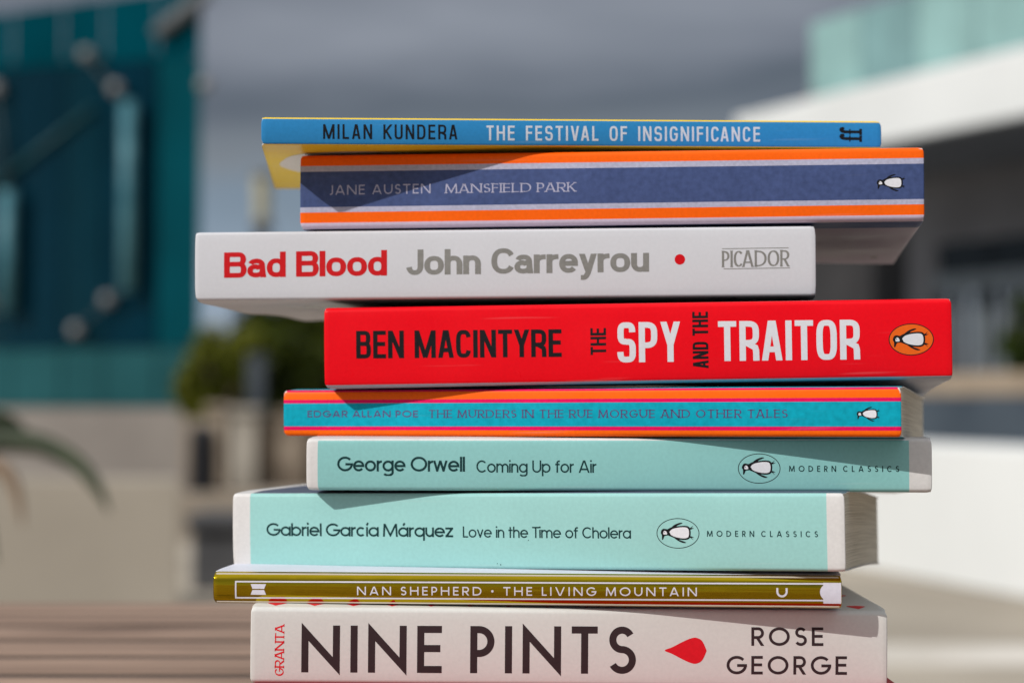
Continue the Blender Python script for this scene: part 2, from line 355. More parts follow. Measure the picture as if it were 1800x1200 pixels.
KERN = {'CA': -.10, 'LO': -.04, 'To': -.10, 'Ti': -.04, 'LI': -.02, 'AT': -.06, 'TA': -.06, 'AV': -.08, 'VA': -.08, 'PA': -.06, 'rw': -.03, 'YR': -.02, 'TY': -.02, 'RA': -.02, 'ra': -.02}
def word_polys(text, st, length, cap):
    """convex pieces of a line of text (layer, polygon) in units where it is `length` long and caps are `cap` tall"""
    def lay(xs):
        st.xs = xs; it = [None if ch == ' ' else (ch, glyph(ch, st)) for ch in text]
        g = sum(1 for a, b in zip(it, it[1:]) if a and b) + sum(1 for a in it if a is None)
        kn = sum(KERN.get(text[i:i + 2], 0) for i in range(len(text) - 1)) * xs
        return it, sum(st.space if a is None else a[1][0] for a in it) + kn, g
    lo_, hi_ = .2, 2.5                                   # letter width that makes the line exactly as long as it is printed
    for _ in range(28):
        xs = (lo_ + hi_) / 2; items, tot, n_g = lay(xs)
        if tot + n_g * st.gap < length / cap: lo_ = xs
        else: hi_ = xs
    tr = (length / cap - tot) / max(n_g, 1)
    x = 0; res = []; prev = False
    for n_i, it in enumerate(items):
        if it is None: x += st.space + tr; prev = False; continue
        if prev: x += tr
        ch, (Wd, P) = it; prev = True
        hi = 1.12 if not ch.isupper() else 1.0; lo = -.3 if ch in 'gpqy' else 0
        if ch in 'a' : lo = 0
        if ch in 'rnmupqvwy': hi = st.xh
        if ch in '•·íá': hi, lo = 1.2, 0
        if st.pointy and ch in 'NMA': hi, lo = 1.06, -.06
        if ch in 'A' : lo = 0
        for li, path in enumerate(P):
            if ch in '•·':
                res.append((li, [(x + a, b_) for a, b_ in path[:-1]])); continue
            for q in stroke(path, st):
                q = clip_y(q, lo, hi) if st.clip else q
                if len(q) > 2: res.append((li, [(x + a, b_) for a, b_ in q]))
            if st.serif:
                for (p, q) in ((path[0], path[1]), (path[-1], path[-2])):
                    dy = abs(p[1] - q[1]); dx = abs(p[0] - q[0])
                    yy = 0 if p[1] < .06 else (1 if p[1] > .94 else None)
                    if yy is None or dy < dx * .8 or len(path) > 12 and ch in 'CSG': continue
                    px_ = p[0]; y0 = 0 if yy == 0 else 1 - st.serif * .5
                    if p[1] < -.01 or p[1] > 1.01: k = (yy - p[1]) / (q[1] - p[1]); px_ = p[0] + (q[0] - p[0]) * k
                    hwid = st.serif; sh = st.serif * .5
                    res.append((len(P) + 1, [(x + px_ - hwid, y0), (x + px_ + hwid, y0), (x + px_ + hwid, y0 + st.serif * .5), (x + px_ - hwid, y0 + st.serif * .5)]))
        x += Wd + KERN.get(text[n_i:n_i + 2], 0) * st.xs
    return [(l, [(a * cap, b_ * cap) for a, b_ in p]) for l, p in res]

def spline(P, closed=True, k=6):
    n = len(P); o = []
    for i in range(n if closed else n - 1):
        if closed: p0, p1, p2, p3 = P[i - 1], P[i], P[(i + 1) % n], P[(i + 2) % n]
        else: p0, p1, p2, p3 = P[max(i - 1, 0)], P[i], P[i + 1], P[min(i + 2, n - 1)]
        for j in range(k):
            t = j / k
            o.append(tuple(.5 * (2 * b + (c - a) * t + (2 * a - 5 * b + 4 * c - d) * t * t + (3 * b - a - 3 * c + d) * t ** 3) for a, b, c, d in zip(p0, p1, p2, p3)))
    if not closed: o.append(P[-1])
    return o
def tess(P): return [[P[i] for i in tri] for tri in tessellate_polygon([[Vector((a, b, 0)) for a, b in P]])]

# ------------------------------------------------------------------ books
INK = paper('black ink', (.012, .012, .014), .45, .35, .15)
PAGES = pages_mat()
RIM = paper('cut card edge', (.70, .68, .66), .8, .2, .08)
WHITE_INK = paper('white ink', (.74, .74, .78), .45, .35, .05)
def sstep(t): t = max(0, min(1, t)); return t * t * (3 - 2 * t)

class Book:
    """A paperback. Sizes are in millimetres in the book's own frame: x along the spine, y into the
    book, z up through its thickness. yaw turns the right end of the spine nearer to the camera."""
    def __init__(s, label, yaw, yc, TL, TR, BL, BR, depth=128, r=1.2, droop=0, lift=None, bulge=(.5, .5), cat='book', wear=.35, convex=.42, bow=0, corner=1.9, group='books piled in one stack'):
        t = R(yaw); s.su = Vector((math.cos(t), -math.sin(t), 0)); s.sd = Vector((math.sin(t), math.cos(t), 0)); s.O = Vector((0, yc / 1000, 0))
        q = [s.uv(*p) for p in (TL, TR, BL, BR)]
        s.u0 = (q[0][0] + q[2][0]) / 2; s.u1 = (q[1][0] + q[3][0]) / 2
        slope = ((q[1][1] - q[0][1]) + (q[3][1] - q[2][1])) / 2 / (s.u1 - s.u0); s.roll = math.atan(slope)
        s.v0 = q[2][1]
        s.W = (s.u1 - s.u0) / math.cos(s.roll); loc = [s.loc2(*p) for p in q]
        s.t0, s.t1, s.b0, s.b1 = loc[0][1], loc[1][1], loc[2][1], loc[3][1]
        s.T = ((s.t0 - s.b0) + (s.t1 - s.b1)) / 2; s.D = depth; s.r = r; s.droop = droop; s.lift = lift; s.convex = convex; s.bow = bow; s.corner = corner; s.bulge = bulge; s.wear = wear
        e1 = s.su * math.cos(s.roll) + Vector((0, 0, math.sin(s.roll))); e2 = s.sd; e3 = e1.cross(e2)
        o = s.O + s.su * s.u0 * .001; o = Vector((o.x, o.y, s.v0 * .001))
        M = Matrix(((e1.x, e2.x, e3.x, o.x), (e1.y, e2.y, e3.y, o.y), (e1.z, e2.z, e3.z, o.z), (0, 0, 0, 1)))
        s.root = empty('book', None, label, cat, group, mat=M)
    def uv(s, px, py):
        d = ray(px, py); k = (s.O - EYE).dot(s.sd) / d.dot(s.sd); P = EYE + d * k
        return ((P - s.O).dot(s.su) * 1000, P.z * 1000)
    def loc2(s, u, v):
        du, dv = u - s.u0, v - s.v0; c, n = math.cos(s.roll), math.sin(s.roll); return (du * c + dv * n, -du * n + dv * c)
    def at(s, px, py):
        """spine coordinates (x, z) in mm of a photo pixel"""
        x, z = s.loc2(*s.uv(px, py)); k = x / s.W; b = s.b0 + (s.b1 - s.b0) * k; t = s.t0 + (s.t1 - s.t0) * k
        return x, (z - b) / (t - b) * s.T
    def warp(s, x, y, z):
        k = x / s.W; b = s.b0 + (s.b1 - s.b0) * k; t = s.t0 + (s.t1 - s.t0) * k
        zz = b + z / s.T * (t - b); f = z / s.T * 2 - 1
        g = sstep((y - .5) / 11); zz += g * (s.bulge[1] * max(f, 0) - s.bulge[0] * max(-f, 0))
        c_ = max(0.0, 1 - (2 * z / s.T - 1) ** 2)
        if y < 6: y -= s.convex * (c_ - .5) * (1 - max(y, 0) / 6)            # the spine swells a little
        zz += s.bow * math.sin(math.pi * k) * sstep((y + 2) / 10)
        zz += .10 * noise.noise((x * .035 + s.W, y * .03, f * .4 + s.W)) * sstep(y / 8)
        rc = s.corner
        for e_, sg in ((x, 1), (s.W - x, -1)):
            if e_ < rc * 3:
                dz = max(0.0, 1 - min(z, s.T - z) / rc); kk = rc * (.55 if (sg > 0) == (z < s.T / 2) else .3) * dz * dz * (1 - e_ / (rc * 3))
                if y < rc * 2: x += sg * kk * (1 - max(y, 0) / (rc * 2))
        if s.droop: zz -= s.droop * sstep((k - .45) / .55) * (max(y, 0) / s.D) ** 1.3
        if s.lift: zz += s.lift(x, y, z)
        return Vector((x, y, zz)) * .001
    def cover(s, zone, mats, xb=(), zb=(), yb=(), th=.4, depth=None):
        """wrap-round card cover; zone(x, y, z) names the material of each patch. xb/zb/yb: borders of printed areas"""
        D, r, T, Wd = depth or s.D, s.r, s.T, s.W
        xs = sorted(set([0, .35, .8, 1.6, 3, 6] + [Wd - q for q in (0, .35, .8, 1.6, 3, 6)] + list(xb) + [Wd * i / 16 for i in range(1, 16)]))
        xs = [x for i, x in enumerate(xs) if 0 <= x <= Wd and (i == 0 or x - xs[i - 1] > 1e-4)]
        ys = sorted(set([q for q in ([r + .01, r + .8, r + 2, r + 4, 8, 12, 18, 30, 45, 60, 75, 90, 105, 118, D - 3, D] + list(yb)) if r < q <= D]))
        prof = [(y, T, 0, 1) for y in reversed(ys)]
        for i in range(0, 7): a = R(90 + 15 * i); prof.append((r + r * math.cos(a), T - r + r * math.sin(a), math.cos(a), math.sin(a)))
        zz = sorted(set([q for q in list(zb) + [r + (T - 2 * r) * i / 9 for i in range(1, 9)] if r < q < T - r]), reverse=True)
        prof += [(0, z, -1, 0) for z in zz]
        for i in range(0, 7): a = R(180 + 15 * i); prof.append((r + r * math.cos(a), r + r * math.sin(a), math.cos(a), math.sin(a)))
        prof += [(y, 0, 0, -1) for y in ys]
        np_, nx = len(prof), len(xs); V = []; wear = []
        rnd = random.Random(int(s.W * 1000))
        for lay in (0, 1):
            for i, x in enumerate(xs):
                for (y, z, ny, nz_) in prof:
                    dx = min(x, Wd - x); we = math.exp(-dx / 1.1); en = math.exp(-dx / 5)
                    if y <= r * 1.2: de = min(abs(z - (T - .3 * r)), abs(z - .3 * r)); ed = math.exp(-de / .7); we = .5 * we + .5 * ed * (.35 + .9 * en) + .55 * we * ed
                    if dx < .5 and lay == 0: q = .12                                   # blunted ends
                    else: q = 0
                    V.append(s.warp(x, y - ny * (th * lay + q), z - nz_ * (th * lay + q))); wear.append(we if lay == 0 else 0)
        names = list(mats); M = [mats[k] for k in names] + [RIM]; fa = []; ix = []
        id_ = lambda l, i, j: (l * nx + i) * np_ + j
        for i in range(nx - 1):
            for j in range(np_ - 1):
                a, b = prof[j], prof[j + 1]
                zn = zone((xs[i] + xs[i + 1]) / 2, (a[0] + b[0]) / 2, (a[1] + b[1]) / 2)
                fa.append([id_(0, i, j), id_(0, i, j + 1), id_(0, i + 1, j + 1), id_(0, i + 1, j)]); ix.append(names.index(zn))
                fa.append([id_(1, i, j), id_(1, i + 1, j), id_(1, i + 1, j + 1), id_(1, i, j + 1)]); ix.append(len(names))
        for j in range(np_ - 1):
            fa.append([id_(0, 0, j), id_(1, 0, j), id_(1, 0, j + 1), id_(0, 0, j + 1)]); ix.append(len(names))
            fa.append([id_(0, nx - 1, j), id_(0, nx - 1, j + 1), id_(1, nx - 1, j + 1), id_(1, nx - 1, j)]); ix.append(len(names))
        for i in range(nx - 1):
            for j in (0, np_ - 1):
                fa.append([id_(0, i, j), id_(0, i + 1, j), id_(1, i + 1, j), id_(1, i, j)][::1 if j == 0 else -1]); ix.append(len(names))
        s.cov = mesh('cover', V, fa, M, s.root, ix, True, {'wear': wear})
        # page block
        a = .5; x0, x1, y0, y1, z0, z1 = a, Wd - a, .55, D - 1.2, .45, T - .45
        nxp, nyp, nzp = 14, 12, 4; bm = bmesh.new()
        bmesh.ops.create_grid(bm, x_segments=1, y_segments=1, size=1); bm.clear(); lay_ = bm.verts.layers.float_vector.new('leaf')
        def face(fn, n1, n2):
            g = []
            for i in range(n1 + 1):
                g.append([])
                for j in range(n2 + 1): q = fn(i / n1, j / n2); v = bm.verts.new(s.warp(*q)); v[lay_] = Vector(q); g[-1].append(v)
            for i in range(n1):
                for j in range(n2): bm.faces.new((g[i][j], g[i + 1][j], g[i + 1][j + 1], g[i][j + 1]))
        lx, ly, lz = lambda k: x0 + (x1 - x0) * k, lambda k: y0 + (y1 - y0) * k, lambda k: z0 + (z1 - z0) * k
        face(lambda a_, b_: (lx(a_), ly(b_), z0), nxp, nyp); face(lambda a_, b_: (lx(a_), ly(b_), z1), nxp, nyp)
        face(lambda a_, b_: (lx(a_), y0, lz(b_)), nxp, nzp); face(lambda a_, b_: (lx(a_), y1, lz(b_)), nxp, nzp)
        face(lambda a_, b_: (x0, ly(a_), lz(b_)), nyp, nzp); face(lambda a_, b_: (x1, ly(a_), lz(b_)), nyp, nzp)
        bmesh.ops.remove_doubles(bm, verts=bm.verts, dist=1e-6); bmesh.ops.recalc_face_normals(bm, faces=bm.faces)
        me = bpy.data.meshes.new('page_block'); bm.to_mesh(me); bm.free(); me.materials.append(PAGES)
        o = bpy.data.objects.new('page_block', me); COL.objects.link(o); o.parent = s.root
    def ink(s, name, polys, mats, parent=None):
        """polys: (layer, material index, [(x, z)...]) printed on the spine"""
        V, Fc, ix = [], [], []; cut = []; st_ = s.T / 12
        for l, m, p in polys:                                    # cut into narrow bands so that print follows the swell of the spine
            lo, hi = min(q[1] for q in p), max(q[1] for q in p)
            for i in range(math.floor(lo / st_), math.floor(hi / st_) + 1):
                c = clip_y(list(p), i * st_, (i + 1) * st_)
                if len(c) > 2: cut.append((l, m, c))
        for l, m, p in cut:
            i = len(V); ar = sum(a[0] * b[1] - b[0] * a[1] for a, b in zip(p, p[1:] + p[:1])); p = p if ar > 0 else p[::-1]
            V += [s.warp(x, -.035 - .006 * l, z) for x, z in p]; Fc.append(list(range(i, i + len(p)))); ix.append(m)
        return mesh(name, V, Fc, mats, parent or s.root, ix)
    def text(s, name, string, st, p0, p1, cap_px, mat):
        (x0, z0), (x1, z1) = s.at(*p0), s.at(*p1); cap = s.at(p0[0], p0[1] - cap_px)[1] - z0
        out_ = []
        for l, p in word_polys(string, st, x1 - x0, cap): out_.append((l, 0, [(x0 + a, z0 + b + (z1 - z0) * a / (x1 - x0)) for a, b in p]))
        return s.ink(name, out_, [mat])
    def vtext(s, name, string, st, box, mat):                  # reads upwards
        x0, z1 = s.at(box[0], box[1]); x1, z0 = s.at(box[2], box[3])
        return s.ink(name, [(l, 0, [(x1 - b, z0 + a) for a, b in p]) for l, p in word_polys(string, st, z1 - z0, x1 - x0)], [mat])
    def box_px(s, box):
        x0, z1 = s.at(box[0], box[1]); x1, z0 = s.at(box[2], box[3]); return x0, x1, z0, z1

def bird(bk, name, box, mats, parent=None, line=1.0):
    """small flightless bird lying on its back towards the right, head to the left; mats: black, white"""
    x0, x1, z0, z1 = bk.box_px(box); L = x1 - x0; c = (z0 + z1) / 2; H = (z1 - z0)
    m = lambda P: [(x0 + a * L, c + b * H) for a, b in P]; o = []
    def add(layer, mi, P): o.extend((layer, mi, t) for t in tess(m(P)))
    body = spline([(.17, .10), (.30, .26), (.52, .33), (.74, .35), (.86, .28), (.90, .02), (.86, -.27), (.72, -.35), (.5, -.31), (.32, -.2), (.2, -.1)])
    add(0, 0, body)
    head = spline([(.02, .12), (.08, .20), (.17, .18), (.25, .14), (.25, -.10), (.16, -.14), (.11, -.17), (.07, -.32), (.035, -.34), (.03, -.12), (.0, -.02)])
    add(1, 0, head)
    belly = spline([(.26, .01), (.34, .17), (.52, .255), (.72, .275), (.82, .21), (.85, .0), (.82, -.21), (.70, -.275), (.5, -.235), (.34, -.14)])
    add(2, 1, belly)
    face_ = spline([(.075, .02), (.115, .10), (.165, .06), (.19, -.06), (.13, -.09), (.08, -.07)])
    add(3, 1, face_)
    add(4, 0, arc(x0, 0, 0, 0, 0, 1) and [(.105 + .012 * math.cos(a), .02 + .028 * math.sin(a)) for a in [i * .8 for i in range(8)]])
    neck = spline([(.21, .06), (.25, .05), (.29, -.06), (.27, -.14), (.235, -.09)])
    add(4, 0, neck)
    add(1, 0, spline([(.30, .22), (.42, .40), (.58, .50), (.66, .485), (.60, .43), (.50, .36), (.40, .24)]))          # wings
    add(1, 0, spline([(.40, -.25), (.52, -.40), (.66, -.50), (.76, -.49), (.68, -.42), (.58, -.36), (.50, -.27)]))
    for sg in (1, -1):                                                                                             # feet
        add(1, 0, [(.84, sg * .20), (.90, sg * .20), (.98, sg * .36), (.93, sg * .30), (.90, sg * .26)][::sg])
        add(1, 0, [(.84, sg * .17), (.92, sg * .17), (1.0, sg * .24), (.93, sg * .24), (.86, sg * .25)][::sg])
    return bk.ink(name, o, mats, parent)
def oval(bk, box, mats, ring, fill=None, name='oval', parent=None):
    x0, x1, z0, z1 = bk.box_px(box); cx, cz, rx, rz = (x0 + x1) / 2, (z0 + z1) / 2, (x1 - x0) / 2, (z1 - z0) / 2; o = []
    N = 64; P = [(math.cos(2 * math.pi * i / N), math.sin(2 * math.pi * i / N)) for i in range(N)]
    if fill is not None: o.append((-3, fill, [(cx + a * rx, cz + b * rz) for a, b in P]))
    for i in range(N):
        a, b = P[i], P[(i + 1) % N]; q0, q1 = (rx - ring) / rx, (rz - ring) / rz
        o.append((-2, 0, [(cx + a[0] * rx, cz + a[1] * rz), (cx + b[0] * rx, cz + b[1] * rz), (cx + b[0] * rx * q0, cz + b[1] * rz * q1), (cx + a[0] * rx * q0, cz + a[1] * rz * q1)]))
    return bk.ink(name, o, mats, parent)
def disc(bk, px, py, rpx, mat, name):
    x, z = bk.at(px, py); r = abs(bk.at(px + rpx, py)[0] - x)
    return bk.ink(name, [(0, 0, [(x + r * math.cos(R(10 * i)), z + r * math.sin(R(10 * i))) for i in range(36)])], [mat])
def flat(bk, name, polys, mat, top=True, off=.05):
    """print on the front (top) or back (bottom) cover; polys in (x, y) mm"""
    V, Fc = [], []; z = bk.T + off if top else -off
    for p in polys:
        for t in tess(p):
            i = len(V); V += [bk.warp(x, y, z) for x, y in t]; Fc.append([i, i + 1, i + 2])
    return mesh(name, V, Fc, mat, bk.root)

UNIV = Style(.138, NAR, .20, 3.0, space=.56)
GILL = Style(.125, dict(GIL, J=.36), .25, 2.0, space=.55)
SERF = Style(.155, SER, .18, 2.0, nib=(.26, 18), serif=.17, space=.46)
HELV = Style(.232, HEL, .030, 2.3, xh=.735, space=.38, hel=True, thinh=.80)
BEBA = Style(.168, NAR, .080, 3.4, space=.32, thinh=.9)
BEBT = Style(.155, NAR, .075, 3.4, space=.3, thinh=.92)
AVAN = Style(.150, GEO, .040, 2.0, xh=.74, space=.31)
AVAL = Style(.128, GEO, .045, 2.0, xh=.74, space=.34)
MODC = Style(.155, GEO, .66, 2.0, space=.50)
SHEP = Style(.145, dict(GIL, M=.86, T=.62, S=.5, J=.3), .44, 2.0, space=.70)
FUTU = Style(.150, dict(GEO, N=.86, P=.54, T=.58, S=.62, E=.55), .225, 2.0, space=.38, pointy=True)
FUTM = Style(.155, dict(GEO, R=.60, S=.58, E=.55, G=.98), .27, 2.0, space=.4)
PICA = Style(.135, dict(SER, P=.42, I=0, C=.54, A=.64, D=.66, O=.64, R=.50), .06, 2.2, nib=(.5, 15), serif=.085, space=.3)

def Z(bk, f): return bk.T * (1 - f)

# -- blue slim book on top
k = Book('slim bright blue paperback with thin yellow edge, topmost of the stack', -5, 622, (458, 206), (1549, 213), (461, 254), (1549, 260), depth=128, r=.7, bulge=(.25, .3), wear=.22)
blue = paper('printed blue', (.03, .24, .53), .34, .5, .05, .22); yel = paper('printed yellow', (.86, .60, .03), .4, .4, .05, .2)
k.cover(lambda x, y, z: 'blue' if y < .65 and z < k.T - .55 and z > .25 else 'yellow', {'blue': blue, 'yellow': yel}, zb=(k.T - .6, .4))
k.text('author_lettering', 'MILAN KUNDERA', UNIV, (568, 244.5), (804, 245.5), 26, INK)
k.text('title_lettering', 'THE FESTIVAL OF INSIGNIFICANCE', UNIV, (855, 247), (1336, 249.3), 26, paper('pale blue ink', (.62, .66, .74), .45, .35, .05))
x0, x1, z0, z1 = k.box_px((1476, 223.5, 1515, 250)); polys = []
for q in (0, 1):                                                     # two letters f, heads to the left
    L = x1 - x0; H = (z1 - z0); zc = z0 + H * (.22 + .45 * q); hw = H * .095
    polys.append((0, 0, [(x0 + L * .25, zc - hw), (x1, zc - hw), (x1, zc + hw), (x0 + L * .25, zc + hw)]))
    polys.append((1, 0, [(x1 - L * .12, zc - H * .21), (x1, zc - H * .21), (x1, zc + H * .21), (x1 - L * .12, zc + H * .21)]))
    polys.append((1, 0, [(x0 + L * .42, zc - H * .19), (x0 + L * .48, zc - H * .19), (x0 + L * .48, zc + H * .20), (x0 + L * .42, zc + H * .20)]))
    hook = spline([(x0 + L * .32, zc), (x0 + L * .12, zc + H * .03), (x0 + L * .04, zc + H * .14), (x0 + L * .10, zc + H * .26)], False)
    st_ = Style(2 * hw, {})
    polys += [(2, 0, p) for p in stroke(hook, st_)]
    cx, cz = x0 + L * .13, zc + H * .22
    polys.append((3, 0, [(cx + L * .075 * math.cos(a), cz + L * .075 * math.sin(a)) for a in [R(20 * i) for i in range(18)]]))
k.ink('publisher_emblem', polys, [INK])
flat(k, 'cover_illustration', [spline([(12, 22), (5.5, 40), (4.5, 56), (10, 72), (16, 82), (12, 96), (11, 108), (18, 118), (34, 122), (60, 110), (70, 60), (60, 24), (34, 14)])], paper('printed cream', (.74, .70, .64)), top=False)

# -- navy and orange striped book
k = Book('thick navy blue paperback with orange and lavender stripes, second from the top', 6.8, 625.5, (527, 273), (1624, 258.5), (529, 402), (1625, 387), r=1.5, droop=4.5, bulge=(.4, .3), wear=.3)
st = [('orange', 0, .150), ('lavender', .150, .228), ('navy', .228, .712), ('lavender', .712, .783), ('orange', .783, .925), ('pale', .925, 1.01)]
def zone(x, y, z):
    if y > k.r:
        if z > k.T / 2: return 'pale'
        return 'pale' if y < 3 else ('navy' if y < 18 else 'mauve')
    f = 1 - z / k.T
    return next(n for n, a, b in st if f < b)
k.cover(zone, {'orange': paper('printed orange', (.93, .125, .004), .42, .4, .05, .3), 'lavender': paper('printed lavender', (.44, .44, .57), .5, .3, .12, .3), 'navy': paper('printed navy', (.060, .088, .212), .5, .3, .14, .3, grain=520),
               'pale': paper('printed pale lilac', (.60, .50, .62), .5, .3, .05, .3), 'mauve': paper('printed mauve', (.47, .37, .47), .5, .3, .06)}, zb=[Z(k, b) for _, _, b in st], yb=(3, 18))
lil = paper('lilac ink', (.42, .42, .56), .5, .3)
k.text('author_lettering', 'JANE AUSTEN', GILL, (578, 343), (757, 340), 17, lil)
k.text('title_lettering', 'MANSFIELD PARK', SERF, (783, 340), (1013.5, 337), 16.5, lil)
bird(k, 'publisher_emblem', (1541, 307, 1592, 336), [INK, WHITE_INK])
flat(k, 'printed_panel', [[(140, 104), (192, 104), (192, 109), (140, 109)]], paper('printed plum', (.16, .11, .13)), top=False)

# -- white book
k = Book('thick white paperback with red and grey lettering, third from the top', 4.5, 622, (343, 408.5), (1434, 397), (343.5, 528), (1434.5, 520), r=1.0, bulge=(.6, .3), wear=.2,
         lift=lambda x, y, z: -1.6 * sstep((40 - x) / 40) * (max(y, 0) / 128) ** 2 + 3.0 * sstep((14 - x) / 14) * sstep((y - 70) / 60))
wht = paper('printed white', (.625, .63, .665), .36, .45, .02, .2)
k.cover(lambda x, y, z: 'white', {'white': wht}, xb=range(2, 44, 3), yb=(68, 82, 86, 98, 110, 114, 122))
red = paper('red ink', (.58, .012, .016), .42, .4, .05); gry = paper('grey ink', (.235, .23, .215), .45, .4, .08)
k.text('title_lettering', 'Bad Blood', HELV, (394, 488.3), (680.5, 484.2), 44.5, red)
k.text('author_lettering', 'John Carreyrou', HELV, (714, 483.5), (1141, 477.5), 44.5, gry)
disc(k, 1195, 456, 9.2, paper('dot red ink', (.62, .006, .012), .4, .4, .03), 'red_dot')
k.text('publisher_lettering', 'PICADOR', PICA, (1269, 469.8), (1387.5, 468.2), 29, gry)
ln = []
for (a, b, ya, yb) in ((1269, 1386, 437.3, 435.6), (1272, 1388.5, 472.6, 470.8)):
    p, q = k.at(a, ya), k.at(b, yb); ln.append((0, 0, [(p[0], p[1] - .11), (q[0], q[1] - .11), (q[0], q[1] + .11), (p[0], p[1] + .11)]))
k.ink('ruled_line', ln, [gry])

# -- red book
k = Book('thick glossy red paperback with black and white capitals, below the white book', 7.5, 618.5, (570, 541), (1674, 524), (572, 681.5), (1674.5, 664.5), r=1.6, droop=5, bulge=(.4, .4), wear=.3)
k.cover(lambda x, y, z: 'red' if y < k.r * .9 and z > .75 or (y >= k.r * .9 and z > k.T / 2 and y < 2.2) else ('black' if z > k.T / 2 else 'lilac'), {'black': paper('printed black', (.02, .022, .028), .4, .4, .05), 'red': paper('printed red', (.80, .0025, .010), .33, .5, .03, .27), 'lilac': paper('printed grey lilac', (.44, .42, .50), .45, .4, .05, .3)}, zb=(.8,), yb=(2.2,))
bwh = paper('bright white ink', (.68, .68, .72), .4, .4, .03)
k.text('author_lettering', 'BEN MACINTYRE', BEBA, (626.5, 630), (987.5, 627), 48.5, INK)
k.vtext('title_lettering', 'THE', BEBA, (1037.7, 576.7, 1065.7, 623.3), INK)
k.text('title_lettering', 'SPY', BEBT, (1085.5, 637), (1196.5, 635.5), 70.5, bwh)
k.vtext('title_lettering', 'AND THE', BEBA, (1216.7, 548, 1245.7, 647), INK)
k.text('title_lettering', 'TRAITOR', BEBT, (1263, 634.5), (1512, 631.5), 70, bwh)
e = oval(k, (1561.5, 569, 1642, 624), [INK, paper('emblem orange', (.78, .125, .012), .4, .4, .04)], .28, 1, 'publisher_emblem')
bird(k, 'bird', (1569, 578, 1633, 615), [INK, bwh], e)

# -- turquoise striped book
k = Book('thin turquoise paperback with orange and magenta stripes, under the red book', 15, 620, (498, 686), (1584, 680), (500, 766), (1585, 768), r=1.2, droop=4, bulge=(.3, .5), wear=.3)
st2 = [('magenta', 0, .045), ('orange', .045, .21), ('magenta', .21, .285), ('teal', .285, .79), ('magenta', .79, .87), ('orange', .87, 1.01)]
def zone2(x, y, z):
    if y > k.r: return 'teal'
    f = 1 - z / k.T
    return next(n for n, a, b in st2 if f < b)
k.cover(zone2, {'orange': paper('printed bright orange', (.93, .135, .004), .42, .4, .05, .3), 'magenta': paper('printed magenta', (.74, .004, .105), .45, .35, .1, .3), 'teal': paper('printed turquoise', (.003, .35, .47), .45, .35, .12, .3, grain=520)}, zb=[Z(k, b) for _, _, b in st2])
prp = paper('purple ink', (.10, .062, .17), .5, .3, .2)
k.text('author_lettering', 'EDGAR ALLAN POE', Style(.17, GIL, .26, 2.0, space=.55), (541, 733), (735, 733), 11.5, prp)
k.text('title_lettering', 'THE MURDERS IN THE RUE MORGUE AND OTHER TALES', Style(.15, SER, .24, 2.0, nib=(.36, 18), serif=.17, space=.50), (754, 734), (1384.5, 734), 14, prp)
bird(k, 'publisher_emblem', (1506, 715, 1547, 740), [INK, WHITE_INK])

# -- first mint book
mint = paper('printed mint', (.26, .545, .53), .40, .42, .035, .3); off = paper('printed off white', (.68, .665, .65), .42, .4, .04, .25); deep = paper('deep green ink', (.008, .038, .040), .45, .35, .1)
k = Book('mint green paperback with a short title, shaded at its right end', 6.5, 614.5, (538, 770.5), (1638, 770), (540, 861), (1638.5, 865), r=1.3, droop=6, bulge=(.4, .5), wear=.28)
xa, xb_ = k.at(558.5, 815)[0], k.at(1598, 815)[0]
k.cover(lambda x, y, z: 'mint' if xa < x < xb_ and y < k.r and z < k.T - .75 else 'white', {'mint': mint, 'white': off}, xb=(xa, xb_), zb=(k.T - .9,))
k.text('author_lettering', 'George Orwell', AVAN, (593, 827.8), (817.5, 828.5), 26, deep)
k.text('title_lettering', 'Coming Up for Air', AVAL, (837.5, 830), (1048.5, 830.5), 21.5, deep)
e = oval(k, (1297, 796.5, 1372, 849.5), [INK], .22, None, 'publisher_emblem')
bird(k, 'bird', (1304, 803.5, 1363.5, 839), [INK, WHITE_INK], e)
k.text('series_lettering', 'MODERN CLASSICS', MODC, (1387, 828.5), (1580.5, 829), 10.5, deep)

# -- second mint book
k = Book('thicker mint green paperback with a long title and white ends', 15, 613, (411, 867), (1486, 866.5), (410, 996.5), (1487, 1004.5), depth=131, r=1.2, droop=8, bulge=(.4, .5), wear=.3)
xc, xd = k.at(440, 930)[0], k.at(1453.5, 930)[0]
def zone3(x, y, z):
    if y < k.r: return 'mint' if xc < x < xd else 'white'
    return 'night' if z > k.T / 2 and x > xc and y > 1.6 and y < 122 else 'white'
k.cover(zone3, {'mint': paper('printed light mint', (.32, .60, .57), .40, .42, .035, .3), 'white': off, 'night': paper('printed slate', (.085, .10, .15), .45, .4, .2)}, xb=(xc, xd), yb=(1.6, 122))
k.text('author_lettering', 'Gabriel García Márquez', AVAN, (469, 941), (797, 943.5), 22.5, deep)
k.text('title_lettering', 'Love in the Time of Cholera', AVAL, (814, 944), (1109.5, 946), 19.5, deep)
e = oval(k, (1154, 910, 1230, 963.5), [INK], .22, None, 'publisher_emblem')
bird(k, 'bird', (1161.5, 918, 1220.5, 953.5), [INK, WHITE_INK], e)
k.text('series_lettering', 'MODERN CLASSICS', MODC, (1243, 942.5), (1438, 943.5), 10.5, deep)
sp = []
for a, b, q in ((874, 990, .16), (880, 992, .2), (929, 949, .14)):
    x, z = k.at(a, b); sp.append((0, 0, [(x + q * math.cos(t), z + q * math.sin(t)) for t in [i * .8 for i in range(8)]]))
k.ink('speck', sp, [deep])

